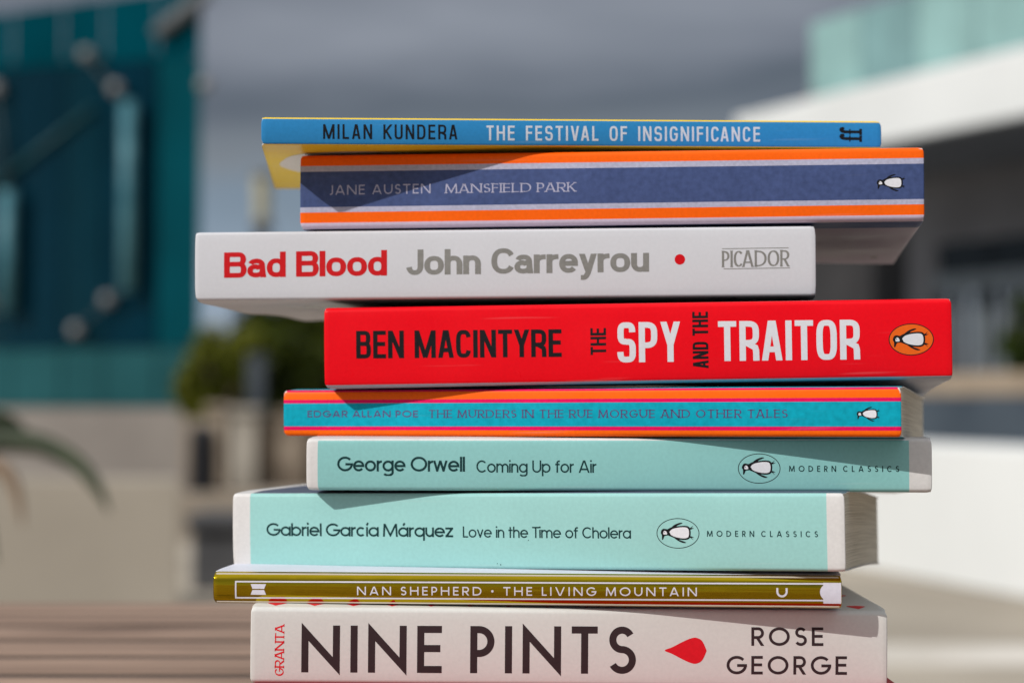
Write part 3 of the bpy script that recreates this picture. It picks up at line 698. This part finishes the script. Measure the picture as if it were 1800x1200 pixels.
# -- gold foil book
k = Book('very thin paperback with a gold foil spine and white frame, below the mint books', 6, 601.2, (375, 1004), (1480, 1011), (375.5, 1060.5), (1479.5, 1070), r=2.4, convex=.7, droop=5, bulge=(.2, .3), wear=.15)
k.cover(lambda x, y, z: 'gold' if y < 2.0 else 'white', {'gold': foil_mat(), 'white': paper('printed cool white', (.66, .66, .74), .45, .4, .03, .2)}, yb=(2.0,))
frm = paper('lilac white ink', (.66, .64, .72), .45, .35, .04)
fr = []
TLf, TRf, BLf, BRf = k.at(413.5, 1020), k.at(1450, 1024), k.at(413.5, 1051), k.at(1450, 1056); q = .46
fr.append((0, 0, [(TLf[0], TLf[1] - q), (TRf[0], TRf[1] - q), TRf, TLf])); fr.append((0, 0, [BLf, BRf, (BRf[0], BRf[1] + q), (BLf[0], BLf[1] + q)]))
fr.append((1, 0, [(TLf[0], BLf[1]), (TLf[0] + q, BLf[1]), (TLf[0] + q, TLf[1]), (TLf[0], TLf[1])]))
a0 = k.at(1447, 1023.5); a1 = k.at(1478.5, 1024); b0 = k.at(1447, 1060); 
fr.append((1, 0, [(a0[0], b0[1]), (a1[0], b0[1]), (a1[0], a0[1]), (a0[0], a0[1])]))
cc = k.at(1456, 1040); rr_ = 2.5
fr.append((2, 0, [(cc[0] + rr_ * math.cos(R(12 * i)), cc[1] + rr_ * 1.0 * math.sin(R(12 * i))) for i in range(30)]))
k.ink('frame', fr, [frm])
e0, e1_, f0, f1 = k.box_px((441, 1025.5, 468, 1044.5)); zm = (f0 + f1) / 2; wd = e1_ - e0
k.ink('publisher_emblem', [(0, 0, [(e0 + wd * .12, zm + .18), (e1_ - wd * .12, zm + .18), (e1_, f1), (e0, f1)]), (0, 0, [(e0, f0), (e1_, f0), (e1_ - wd * .12, zm - .18), (e0 + wd * .12, zm - .18)])], [frm])
k.text('title_lettering', 'NAN SHEPHERD • THE LIVING MOUNTAIN', SHEP, (628, 1045), (1225, 1047), 15, frm)
x0, x1, z0, z1 = k.box_px((1364.5, 1032.5, 1384.5, 1049)); hx = (x1 - x0) / 2
k.ink('arc_emblem', [(0, 0, p) for p in stroke([(x0 + .3, z1), (x0 + .3, z0 + hx)] + arc((x0 + x1) / 2, z0 + hx, hx - .3, hx - .3, 180, 360) + [(x1 - .3, z1)], Style(.6, {}))], [frm])

# -- big lettered book at the bottom of the picture
k = Book('white paperback with big dark capitals and one red drop', 0, 600, (441, 1066.5), (1559, 1073.5), (439, 1201), (1559, 1210), r=1.6, droop=0, bulge=(.3, .3), wear=.3)
k.cover(lambda x, y, z: 'white', {'white': paper('printed warm white', (.665, .655, .62), .42, .42, .03, .22)})
drk = paper('brown black ink', (.042, .026, .028), .42, .4, .06); rdi = paper('blood red ink', (.72, .012, .022), .42, .4, .06)
k.vtext('publisher_lettering', 'GRANTA', Style(.165, dict(SER, G=.72, R=.68), .03, 2.0, nib=(.45, 18), serif=.15, space=.3), (483.5, 1096.5, 499, 1187), rdi)
k.text('title_lettering', 'NINE PINTS', FUTU, (529.5, 1180.7), (1117.5, 1183.5), 82.5, drk)
k.text('author_lettering', 'ROSE', FUTM, (1320.5, 1134), (1447, 1134.3), 32.5, drk)
k.text('author_lettering', 'GEORGE', FUTM, (1277, 1184), (1488.5, 1185), 32.5, drk)
def drop(x0, x1, z0, z1):
    L, c, H = x1 - x0, (z0 + z1) / 2, (z1 - z0) / 2
    P = [(0, 0), (.18, -.26), (.42, -.66), (.62, -.94), (.76, -1), (.9, -.76), (1, -.1), (1, .1), (.9, .76), (.76, 1), (.62, .94), (.42, .66), (.18, .26)]
    return [(x0 + a * L, c + b * H) for a, b in spline(P[:1] + P[1:], True, 5)]
k.ink('red_drop', [(0, 0, t) for t in tess(drop(*k.box_px((1168.5, 1119.5, 1241, 1165.5))))], [rdi])
pr = []
for j in range(7):
    for i in range(16):
        x, y = 7.0 + 12 * i + (6 if j % 2 else 0), 4.2 + 17 * j
        if x < k.W - 6: pr.append([(y_, x_) for x_, y_ in []] or [(x + 2.9 * (v_ - .5) * 2, y + u_ * 7.5) for u_, v_ in [((a - 0) / 1, b) for a, b in drop(0, 1, 0, 1)]])
flat(k, 'printed_drops', pr, rdi)

# -- maroon book under everything, almost wholly below the picture
k = Book('dark maroon book at the very bottom of the stack', 0, 574, (424, 1224), (1607, 1224), (424, 1372), (1607, 1372), depth=135, r=1.2, bulge=(0, 0), wear=.2)
k.cover(lambda x, y, z: 'maroon', {'maroon': paper('printed maroon', (.40, .010, .016), .42, .4, .06, .2)})
TABLE_Z = k.root.matrix_world.translation.z - .0004 if False else (k.root.location.z - .0003)

# ------------------------------------------------------------------ slatted table
def wood_mat():
    m, n, l, b = nmat('weathered hardwood')
    t = n.new('ShaderNodeTexCoord'); mp_ = n.new('ShaderNodeMapping'); mp_.inputs['Scale'].default_value = (4, 60, 60); l.new(t.outputs['Object'], mp_.inputs[0])
    a = n.new('ShaderNodeTexNoise'); a.inputs['Scale'].default_value = 1.2; a.inputs['Detail'].default_value = 8; a.inputs['Distortion'].default_value = .6; l.new(mp_.outputs[0], a.inputs[0])
    r = n.new('ShaderNodeValToRGB'); r.color_ramp.elements[0].position = .32; r.color_ramp.elements[0].color = (.135, .08, .052, 1); r.color_ramp.elements[1].position = .68; r.color_ramp.elements[1].color = (.40, .27, .195, 1)
    l.new(a.outputs[0], r.inputs[0]); l.new(r.outputs[0], b.inputs['Base Color']); b.inputs['Roughness'].default_value = .7
    bp = n.new('ShaderNodeBump'); bp.inputs['Strength'].default_value = .35; bp.inputs['Distance'].default_value = .001; l.new(a.outputs[0], bp.inputs['Height']); l.new(bp.outputs[0], b.inputs['Normal'])
    return m
WOOD = wood_mat()
tb = empty('slatted_table', (-.5, .62, 0), 'brown wooden table of parallel slats carrying the stack', 'table')
mb = MB(); Y1 = 1.075
for i in range(26):
    y1 = Y1 - i * .057; x1 = .112 - random.random() * .003
    mb.box(-1.35, x1, y1 - .0445, y1, TABLE_Z - .022, TABLE_Z)
mb.build('tabletop', WOOD, tb, bevel=.0015)
mb = MB()
for i in range(25): y1 = Y1 - i * .057; mb.box(-1.35, .109, y1 - .0569, y1 - .0446, TABLE_Z - .020, TABLE_Z - .0006)
mb.build('gap_strip', surf('dark caulking', (.028, .02, .016), (.05, .036, .028), 30, .8, .2, .001), tb)  # dark strips added in the gaps so the lines between slats stay dark
mb = MB(); mb.box(-1.3, .06, Y1 - .075, Y1 - .05, TABLE_Z - .09, TABLE_Z - .0225); mb.box(-1.3, .06, -.36, -.335, TABLE_Z - .09, TABLE_Z - .0225)
mb.box(.03, .06, -.334, Y1 - .076, TABLE_Z - .09, TABLE_Z - .0225); mb.box(-1.3, -1.27, -.334, Y1 - .076, TABLE_Z - .09, TABLE_Z - .0225)
mb.build('apron', WOOD, tb, bevel=.002)
for x in (-1.268, -.03):
    for y in (-.333, Y1 - .137): mb = MB(); mb.box(x, x + .058, y, y + .058, 0, TABLE_Z - .0235); mb.build('leg', WOOD, tb, bevel=.003)

# ------------------------------------------------------------------ ground
mesh('ground', [(-3000, -3000, 0), (3000, -3000, 0), (3000, 3000, 0), (-3000, 3000, 0)], [[0, 1, 2, 3]], surf('pale paving', (.30, .262, .21), (.42, .37, .30), .9, .9, .15, .004))['kind'] = 'structure'
mb = MB(); mb.box(-.6, 9, 6.25, 6.75, -.05, .004); mb.build('paving_strip', surf('light paving stone', (.52, .48, .42), (.64, .60, .54), 2, .85, .1))['kind'] = 'structure'

# ------------------------------------------------------------------ left: glass pavilion on its rendered base
PL = Vector(at(352, 700, 14.0)); EX = (-.94, .342); EY = (-.342, .94)
def pz(px, py, Y=14.0): return at(px, py, Y).z
pav = empty('glass_pavilion', (PL.x, PL.y, 0), 'dark teal glass pavilion with round steel fixings, standing at the far left', 'building')
def PB(args, name, mat, **k): mb = MB(); mb.obox(PL, EX, EY, *args); return mb.build(name, mat, pav, **k)
WB = pz(352, 717)
beige = surf('beige render', (.205, .183, .165), (.26, .235, .21), 1.3, .9, .1)
PB((0, 7, -.05, .25, 0, WB), 'base_wall', beige)
def glassy(name, col, rough=.06, trans=.55, spec=.2, tint=(1, 1, 1)):
    m, n, l, b = nmat(name); b.inputs['Base Color'].default_value = (*col, 1); b.inputs['Roughness'].default_value = rough; b.inputs['Transmission Weight'].default_value = trans
    b.inputs['IOR'].default_value = 1.45; b.inputs['Specular IOR Level'].default_value = spec; b.inputs['Specular Tint'].default_value = (*tint, 1)
    t = n.new('ShaderNodeTexCoord'); a = n.new('ShaderNodeTexNoise'); a.inputs['Scale'].default_value = 1.4; a.inputs['Detail'].default_value = 2; l.new(t.outputs['Object'], a.inputs[0])
    bp = n.new('ShaderNodeBump'); bp.inputs['Strength'].default_value = .12; bp.inputs['Distance'].default_value = .05; l.new(a.outputs[0], bp.inputs['Height']); l.new(bp.outputs[0], b.inputs['Normal'])
    r = n.new('ShaderNodeMix'); r.data_type = 'RGBA'; r.inputs['A'].default_value = (*[c * .55 for c in col], 1); r.inputs['B'].default_value = (*[min(1, c * 1.35) for c in col], 1)
    l.new(a.outputs[0], r.inputs['Factor']); l.new(r.outputs['Result'], b.inputs['Base Color'])
    return m
TT = dict(tint=(.02, .55, .75)); tealg = glassy('teal glass', (.000, .040, .066), **TT); tealh = glassy('blue teal glass', (.000, .030, .055), .1, .4, **TT); tealb = glassy('bright teal glass', (.001, .075, .098), .1, .3, **TT); tealt = glassy('teal back painted glass', (.000, .048, .068), .15, .0, **TT); teall = glassy('reflection teal glass', (.022, .095, .105), .15, .1, **TT)
zt0 = pz(352, -26); zsp = pz(352, 100); zlo = pz(352, 610)
wid = [.0, .36, .80, 1.16, 1.60, 2.32, 3.2, 4.1, 5.0, 6.0, 7.0]
def top_z(s): return zt0 - s * .055
for a, b in zip(wid, wid[1:]):
    PB((a + .008, b - .008, 0, .02, zlo + .006, zsp - .006), 'glass_panel', tealb if a == 0 else (tealh if a in (.36, 1.16) else tealg))
    PB((a + .008, b - .008, 0, .02, WB + .01, zlo - .006), 'lower_panel', teall)  # lower band: pale reflection put into the glass colour
    mb = MB(); P = lambda s, y, z: (PL.x + EX[0] * s + EY[0] * y, PL.y + EX[1] * s + EY[1] * y, z)
    mb.hexa([P(a + .008, 0, zsp + .006), P(b - .008, 0, zsp + .006), P(b - .008, .02, zsp + .006), P(a + .008, .02, zsp + .006), P(a + .008, 0, top_z(a)), P(b - .008, 0, top_z(b)), P(b - .008, .02, top_z(b)), P(a + .008, .02, top_z(a))])
    mb.build('top_panel', tealt, pav)
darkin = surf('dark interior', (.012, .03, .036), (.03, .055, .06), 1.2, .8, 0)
PB((0, 7, 2.2, 2.3, 0, zt0 - .45), 'back_wall', darkin); PB((0, .1, .27, 2.19, 0, zt0 - .45), 'side_wall', darkin); PB((.1, 7, .27, 2.19, zsp, zsp + .1), 'ceiling', darkin)
steel = surf('blue grey steel', (.035, .14, .18), (.085, .235, .28), 5, .5, 0); armm = surf('dark steel', (.03, .05, .06), (.05, .075, .085), 6, .5, 0); disc_m = surf('pale steel', (.20, .20, .205), (.27, .265, .265), 6, .5, 0); grey_m = surf('grey metal', (.10, .11, .12), (.16, .17, .18), 4, .5, 0)
def along(px):                                       # distance along the facade at a photo column
    a = (px - 900) / F; return (PL.x - a * PL.y) / (a * EX[1] - EX[0])
def pp(px, py, y=-.06): s = along(px); q = P(s, y, 0); return Vector((q[0], q[1], at(px, py, q[1]).z))
for c0, ya, yb in ((218, 178, 512), (8, 335, 548), (-200, 178, 512)):
    mb = MB(); mb.tube([pp(c0, ya, -.14), pp(c0, yb, -.14)], .06, 12); mb.build('mast', steel, pav, smooth=True)
    for (dx, y) in ((-73, 97), (-21, 157), (-33, 527), (-88, 580)):
        d = pp(c0 + dx, y, -.06); e = pp(c0, ya + 10 if y < 300 else yb - 8, -.14)
        mb = MB(); mb.tube([d + Vector((0, -.03, 0)), e], .009, 8); mb.build('spider_arm', armm, pav, smooth=True)
        mb = MB(); mb.tube([d + Vector((.017, -.055, 0)), d + Vector((-.0, .02, 0))], .050, 16); mb.build('fixing_disc', disc_m, pav, smooth=True)
mb = MB(); mb.tube([pp(-40, 345, -.05), pp(158, 190, -.05)], .02, 8); mb.build('wind_brace', surf('teal painted steel', (.005, .05, .06), (.01, .07, .08), 5, .5, 0), pav, smooth=True)
PB((.37, .50, .021, .12, zlo, zsp + .2), 'glass_fin', darkin)
d = pp(354, 150, -.04); mb = MB(); mb.tube([d + Vector((.017, -.05, 0)), d + Vector((0, .03, 0))], .050, 16); mb.build('fixing_disc', disc_m, pav, smooth=True)
mb = MB(); mb.tube([pp(268, 60, -.08), pp(358, -12, -.08)], .055, 8); mb.build('roof_brace', grey_m, pav, smooth=True)

# low wall in front of the pavilion
LW = at(318, 700, 7.6); mb = MB(); zt = at(318, 843, 7.6).z
mb.obox((LW.x, LW.y, 0), (-.985, .17), (-.17, .985), 0, 5, 0, .3, 0, zt)
tag(mb.build('low_wall', surf('warm beige render', (.275, .243, .198), (.335, .298, .245), 1.1, .9, .1), bevel=.01), 'plain beige low wall in front of the dark glass pavilion', 'wall')  # lighter, warmer render than the pavilion base

# ------------------------------------------------------------------ strap-leaved plant at the left edge
pot_c = at(-170, 900, 3.0)
plant = empty('potted_plant', (pot_c.x, 3.0, 0), 'potted plant with arching green leaves at the left edge', 'plant')
mb = MB(); mb.tube([(pot_c.x, 3, 0), (pot_c.x, 3, .38), (pot_c.x, 3, .41)], [.13, .18, .19], 24); mb.build('pot', surf('grey clay', (.2, .19, .18), (.28, .27, .25), 8), plant, smooth=False)
mb = MB(); mb.tube([(pot_c.x, 3, .40), (pot_c.x + .02, 3, .55), (pot_c.x, 3, .62)], [.035, .03, .02], 8); mb.build('stem', surf('brown stem', (.12, .085, .05), (.2, .15, .1), 20), plant)
leafm = surf('strap leaf green', (.028, .040, .020), (.062, .080, .040), 9, .5, .1); leafb = surf('dry leaf brown', (.20, .135, .085), (.29, .205, .14), 9, .7, .1)
def strap(pts, wmax, name, mat):
    c = spline([tuple(p) for p in pts], False, 8); mb = MB(); n = len(c)
    for i in range(n):
        p = Vector(c[i]); d = (Vector(c[min(i + 1, n - 1)]) - Vector(c[max(i - 1, 0)])).normalized(); sd = d.cross(Vector((0, 1, .35))).normalized(); up = sd.cross(d)
        t = i / (n - 1); w = wmax * (min(1, .45 + t * 2) * (1 - t ** 3) + .02)
        mb.v += [p - sd * w + up * w * .25, p - up * .002, p + sd * w + up * w * .25, p + up * .003]
    for i in range(n - 1):
        a, b = 4 * i, 4 * i + 4
        for j in range(4): mb.f.append([a + j, a + (j + 1) % 4, b + (j + 1) % 4, b + j])
    mb.build(name, mat, plant, smooth=True)
base = Vector((pot_c.x, 3, .60))
L1 = lambda *q: [base] + [at(px, py, Y) for px, py, Y in q]
strap(L1((-60, 800, 2.98), (40, 778, 2.95), (120, 806, 2.92), (165, 850, 2.9), (192, 900, 2.9)), .020, 'leaf', leafm)
strap(L1((-80, 770, 3.02), (-20, 742, 3.03), (25, 752, 3.04), (60, 792, 3.05)), .022, 'leaf', leafm)
strap(L1((-90, 830, 2.9), (-30, 815, 2.87), (20, 845, 2.85), (40, 925, 2.85)), .018, 'leaf', leafb)
for i in range(9):
    a = R(60 + 28 * i); r1 = .16 + .05 * random.random(); v = Vector((math.cos(a), math.sin(a), 0)); 
    if v.x > .35: v.x *= .4
    strap([base, base + v * r1 * .6 + Vector((0, 0, .13)), base + v * r1 * 1.3 + Vector((0, 0, .14)), base + v * r1 * 1.9 + Vector((0, 0, -.03))], .02, 'leaf', leafm)

# ------------------------------------------------------------------ middle distance on the left
def ground_box(px0, px1, pyt, Y, dep, name, mat, label, cat, bev=.02):
    a, b = at(px0, pyt, Y), at(px1, pyt, Y); mb = MB(); mb.box(a.x, b.x, Y, Y + dep, 0, a.z); return tag(mb.build(name, mat, bevel=bev), label, cat)
grst = surf('dark grey concrete', (.058, .058, .061), (.092, .092, .095), 5, .8, .2)
bench = empty('concrete_bench', (at(380, 900, 8.6).x, 8.7, 0), 'dark grey concrete block bench beside the beige low wall', 'bench')
a, b = at(327, 905, 8.6), at(520, 905, 8.6)
mb = MB(); mb.box(a.x, b.x, 8.6, 9.05, a.z - .07, a.z); mb.build('seat', grst, bench, bevel=.01)
mb = MB(); mb.box(a.x + .02, b.x - .02, 8.64, 9.0, 0, a.z - .0715); mb.build('base', grst, bench, bevel=.01)
# rough stone wall with piers, on a stone ledge
stone = surf('rough tan stone', (.12, .09, .065), (.34, .28, .215), 4.5, .9, .6, .03)
YW = 12.4
sw = empty('stone_wall', (at(450, 700, YW).x, YW, 0), 'rough tan stone wall with pale piers in front of the green shrubs', 'wall')
a, b = at(322, 735, YW), at(1250, 735, YW)
mb = MB(); mb.box(a.x, b.x, YW, YW + .25, 0, a.z); mb.build('masonry', stone, sw, bevel=.02)
zl = at(357, 864, 11.9).z
mb = MB(); mb.box(a.x, b.x, 11.75, YW - .002, 0, zl); mb.build('ledge', surf('tan paving stone', (.24, .20, .155), (.34, .29, .235), 2, .9, .2), sw, bevel=.01)
for px, w_, top, m in ((385, .06, 722, stone), (432, .085, 728, surf('pale stone', (.30, .27, .225), (.44, .40, .34), 4)), (520, .085, 730, stone), (640, .09, 728, stone), (760, .09, 728, stone)):
    c = at(px, top, YW); mb = MB(); mb.box(c.x - w_, c.x + w_, YW - .10, YW - .003, zl + .001, c.z); mb.box(c.x - w_ * 1.15, c.x + w_ * 1.15, YW - .13, YW + .3, c.z + .001, c.z + .045); mb.build('pier', m, sw, bevel=.01)
YB = 11.95
bol = at(357, 748, YB); mb = MB(); zt = bol.z; mb.tube([(bol.x, YB, zl + .001), (bol.x, YB, zl + .025), (bol.x, YB, zl + .026), (bol.x, YB, zt - .05), (bol.x, YB, zt - .015), (bol.x, YB, zt)], [.10, .10, .086, .083, .07, .03], 16)
tag(mb.build('bollard', surf('black painted iron', (.004, .004, .006), (.009, .009, .012), 6, .5, 0), smooth=False), 'black iron bollard in front of the stone wall', 'bollard')
# lamp post far behind the shrubs
YL = 19
lp = at(456, 700, YL); lamp = empty('street_lamp', (lp.x, YL, 0), 'slim lamp post with a pale lantern, rising behind the white book', 'street lamp')
z1, z2 = at(460, 405, YL).z, at(462, 312, YL).z
mb = MB(); mb.tube([(lp.x, YL, 0), (lp.x, YL, .5), (lp.x, YL, .55), (lp.x + .02, YL, z1)], [.10, .10, .075, .06], 14); mb.build('pole', surf('dark grey paint', (.05, .055, .06), (.08, .085, .09), 5, .5, 0), lamp, smooth=True)
mb = MB(); mb.tube([(lp.x + .02, YL, z1 + .001), (lp.x + .02, YL, z1 + .06), (lp.x + .02, YL, z1 + .1)], [.11, .11, .08], 14); mb.build('collar', grey_m, lamp)
mb = MB(); mb.tube([(lp.x + .02, YL, z1 + .101), (lp.x + .02, YL, z2)], [.075, .09], 14); mb.build('lantern', surf('opal glass', (.42, .39, .27), (.52, .48, .34), 5, .3, 0), lamp)
mb = MB(); mb.tube([(lp.x + .02, YL, z2 + .001), (lp.x + .02, YL, z2 + .05), (lp.x + .02, YL, z2 + .09)], [.11, .10, .02], 14); mb.build('cap', grey_m, lamp)
# plain post between the stone wall and the shrubs
YP = 12.9; p = at(451, 622, YP); mb = MB()
mb.box(p.x - .056, p.x + .056, YP - .056, YP + .056, 0, p.z - .02); mb.box(p.x - .065, p.x + .065, YP - .065, YP + .065, p.z - .0195, p.z)
tag(mb.build('post', surf('blue grey paint', (.040, .050, .062), (.062, .075, .09), 5, .5, 0), bevel=.006), 'plain blue grey post between the stone wall and the green shrubs', 'post')

# shrubs and trees
def leaves_mat(name, c1, c2):
    m = surf(name, c1, c2, 1.8, .55, 0, detail=3); return m
BARK = surf('bark', (.06, .045, .03), (.13, .10, .07), 12, .95, .4)
def shrub(cx, cy, z0, rx, ry, h, n, ls, mat, label, name='shrub', cat='shrub', trunk=.4, group=None):
    o = empty(name, (cx, cy, z0), label, cat, group); rnd = random.Random(int(cx * 100 + cy * 10)); mb = MB()
    cl = [(rnd.uniform(-1, 1), rnd.uniform(-1, 1), rnd.uniform(-1, 1), rnd.uniform(.28, .5)) for _ in range(24)]
    cl = [c for c in cl if c[0] ** 2 + c[1] ** 2 + c[2] ** 2 < 1.15]
    for i in range(n):
        c = cl[i % len(cl)]
        while True:
            p = Vector((rnd.gauss(0, 1), rnd.gauss(0, 1), rnd.gauss(0, 1)))
            if p.length > .1: break
        p = p.normalized() * (rnd.random() ** .45) * c[3]
        q = Vector((cx + (c[0] * .72 + p.x) * rx, cy + (c[1] * .72 + p.y) * ry, z0 + h * (.55 + .42 * (c[2] * .72 + p.z))))
        if q.z < z0 + .03: continue
        u = Vector((rnd.gauss(0, 1), rnd.gauss(0, 1), rnd.gauss(0, .6))).normalized(); v = u.cross(Vector((rnd.gauss(0, 1), rnd.gauss(0, 1), rnd.gauss(0, 1)))).normalized(); s_ = ls * rnd.uniform(.6, 1.3)
        mb.poly([q - u * s_, q + v * s_ * .42, q + u * s_, q - v * s_ * .42])
    mb.build('crown', mat, o)
    mb = MB(); mb.tube([(cx, cy, z0), (cx + .03, cy, z0 + h * .3), (cx, cy, z0 + h * .6)], [.07 * trunk / .4, .05 * trunk / .4, .02], 8)
    for j in range(5):
        a = R(72 * j + 20); mb.tube([(cx + .02, cy, z0 + h * (.2 + .05 * j)), (cx + math.cos(a) * rx * .3, cy + math.sin(a) * ry * .3, z0 + h * .55), (cx + math.cos(a) * rx * .55, cy + math.sin(a) * ry * .55, z0 + h * .72)], [.035, .022, .008], 6)
    mb.build('trunk', BARK, o); return o
ga = leaves_mat('yellow green leaves', (.07, .085, .003), (.165, .175, .006)); gb = leaves_mat('dark green leaves', (.022, .036, .001), (.085, .11, .003))
for px, top, Y, rx, m, lab in ((396, 575, 13.75, .36, ga, 'yellow green shrub close to the glass pavilion'), (492, 528, 14.4, .55, gb, 'dark green shrub directly behind the plain grey post'), (620, 505, 14.9, .72, gb, 'dark green shrub half hidden by the red book')):
    c = at(px, top, Y); shrub(c.x, Y, .25, rx, rx * .8, (c.z - .25) * 1.06, 15000, .036, m, lab)

# ------------------------------------------------------------------ right: white building with roof terrace
A0 = at(1800, 700, 20); DX = (-.433, .901); DY = (.901, .433)          # along the front (away to the left), into the building
bld = empty('white_building', (A0.x, A0.y, 0), 'white flat-roofed building with a pale glass balustrade, far right', 'building')
def BB(args, name, mat, **k): mb = MB(); mb.obox(A0, DX, DY, *args); return mb.build(name, mat, bld, **k)
zs1, zs0 = at(1800, 83, 20).z, at(1800, 205, 20).z
whitem = surf('white render', (.66, .675, .665), (.72, .735, .725), .8, .8, .05, .004)
def along_b(px, y=0):
    a = (px - 900) / F; x0, y0 = A0.x + DY[0] * y, A0.y + DY[1] * y; return (x0 - a * y0) / (a * DX[1] - DX[0])
SE = along_b(1292)
BB((-9, SE, 0, 8, zs0, zs1), 'roof_slab', whitem, bevel=.03)
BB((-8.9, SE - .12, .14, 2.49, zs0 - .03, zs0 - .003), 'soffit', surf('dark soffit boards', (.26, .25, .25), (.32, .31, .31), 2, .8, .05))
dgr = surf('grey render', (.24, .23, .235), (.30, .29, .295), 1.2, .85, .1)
FLOOR = at(1700, 697, 23.5).z
zd = at(1700, 418, 24.2).z
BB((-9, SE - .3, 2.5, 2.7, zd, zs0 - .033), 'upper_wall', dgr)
s0, s1 = along_b(1648, 2.5), along_b(1370, 2.5)
BB((SE + .002, s1, 2.4, 8, zs0, zs1 - .3), 'rear_roof', whitem)
shade_m = surf('shade painted grey', (.026, .025, .026), (.042, .040, .041), 1.5, .8, .1)  # end wall: shade put into the colour, far darker than the grey render
BB((SE - .298, s1, 2.5, 2.7, FLOOR, zs0 - .033), 'end_wall', shade_m)
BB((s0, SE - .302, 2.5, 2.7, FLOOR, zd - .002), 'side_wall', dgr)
BB((-9, SE, 7.2, 7.4, FLOOR, zs0 - .002), 'back_wall', darkin)
darkgl = glassy('dark window glass', (.006, .010, .012), .06, .5, .12); palef = surf('pale grey metal', (.26, .30, .32), (.34, .38, .40), 4, .5, 0)
midm = surf('mid grey metal', (.12, .14, .15), (.17, .19, .20), 4, .5, 0)
zb0, zb1 = at(1720, 503, 24).z, at(1720, 474, 24).z
BB((-9, s0 - .02, 2.42, 2.55, zb0, zb1), 'door_head', palef)
pxs = [1660, 1690, 1728, 1745, 1775, 1806, 1850, 1900]
for q, px in enumerate(pxs):
    s = along_b(px, 2.5)
    BB((s - .05, s + .05, 2.45, 2.56, FLOOR, zb0 - .002), 'door_frame', midm if q in (2, 3) else grey_m)
ss = [along_b(px, 2.5) for px in pxs]
for a, b in zip(ss, ss[1:]): BB((b + .055, a - .055, 2.50, 2.52, FLOOR, zb0 - .004), 'glass_door', darkgl)
for a, b in ((ss[3], ss[0]), (ss[7], ss[3])): BB((b + .055, a - .055, 2.50, 2.52, zb1 + .003, zd - .003), 'transom_window', darkgl)
# balustrade
b0 = along_b(1397); zbt = at(1400, 40, A0.y + DX[1] * b0).z
pale = glassy('pale green glass', (.27, .46, .44), .25, .15); pale2 = glassy('grey green glass', (.20, .36, .36), .25, .15)
x = b0; i = 0
while x > -8.5:
    wp = 1.05; BB((x - wp + .02, x - .012, .25, .27, zs1 + .06, zbt), 'balustrade_panel', pale2 if i % 3 == 1 else pale); x -= wp; i += 1
BB((-9, b0 + .02, .21, .31, zs1 + .001, zs1 + .058), 'balustrade_rail', palef)
s = along_b(1376); BB((s - .13, s + .13, .5, .8, zs1 + .001, zs1 + .2), 'roof_vent', surf('terracotta', (.30, .13, .06), (.42, .2, .1), 5))
# terrace
ter = empty('terrace', (A0.x, A0.y, 0)); ter['kind'] = 'structure'
mb = MB(); mb.obox(A0, DX, DY, -9, SE + 3, -3.2, 8.5, 0, FLOOR - .003); mb.build('terrace_base', surf('shaded blue grey face', (.040, .056, .075), (.065, .085, .108), 2, .6, .05), ter)  # shade of the terrace face is put into this dark colour
mb = MB(); mb.obox(A0, DX, DY, -9, SE + 3, -3.15, -2.95, FLOOR, FLOOR + .19); mb.build('terrace_kerb', surf('tan stone kerb', (.26, .205, .15), (.34, .275, .205), 3, .9, .1), ter, bevel=.01)
s = along_b(1800, .6); c = Vector(A0) + Vector((DX[0] * s + DY[0] * .6, DX[1] * s + DY[1] * .6, 0))
shrub(c.x, c.y, FLOOR, .34, .34, at(1792, 515, c.y).z - FLOOR, 2500, .05, leaves_mat('fresh green leaves', (.022, .04, .002), (.05, .08, .006)), 'bright green shrub on the terrace by the glass doors', trunk=.25)
# white low wall
w0 = at(1800, 700, 8.3); zt = at(1800, 788, 8.3).z; mb = MB(); mb.obox((w0.x, w0.y, 0), (-.283, .959), (.959, .283), -3, 4.2, 0, .35, 0, zt)
tag(mb.build('low_wall', whitem, bevel=.015), 'white low wall below the terrace at the right edge', 'wall')
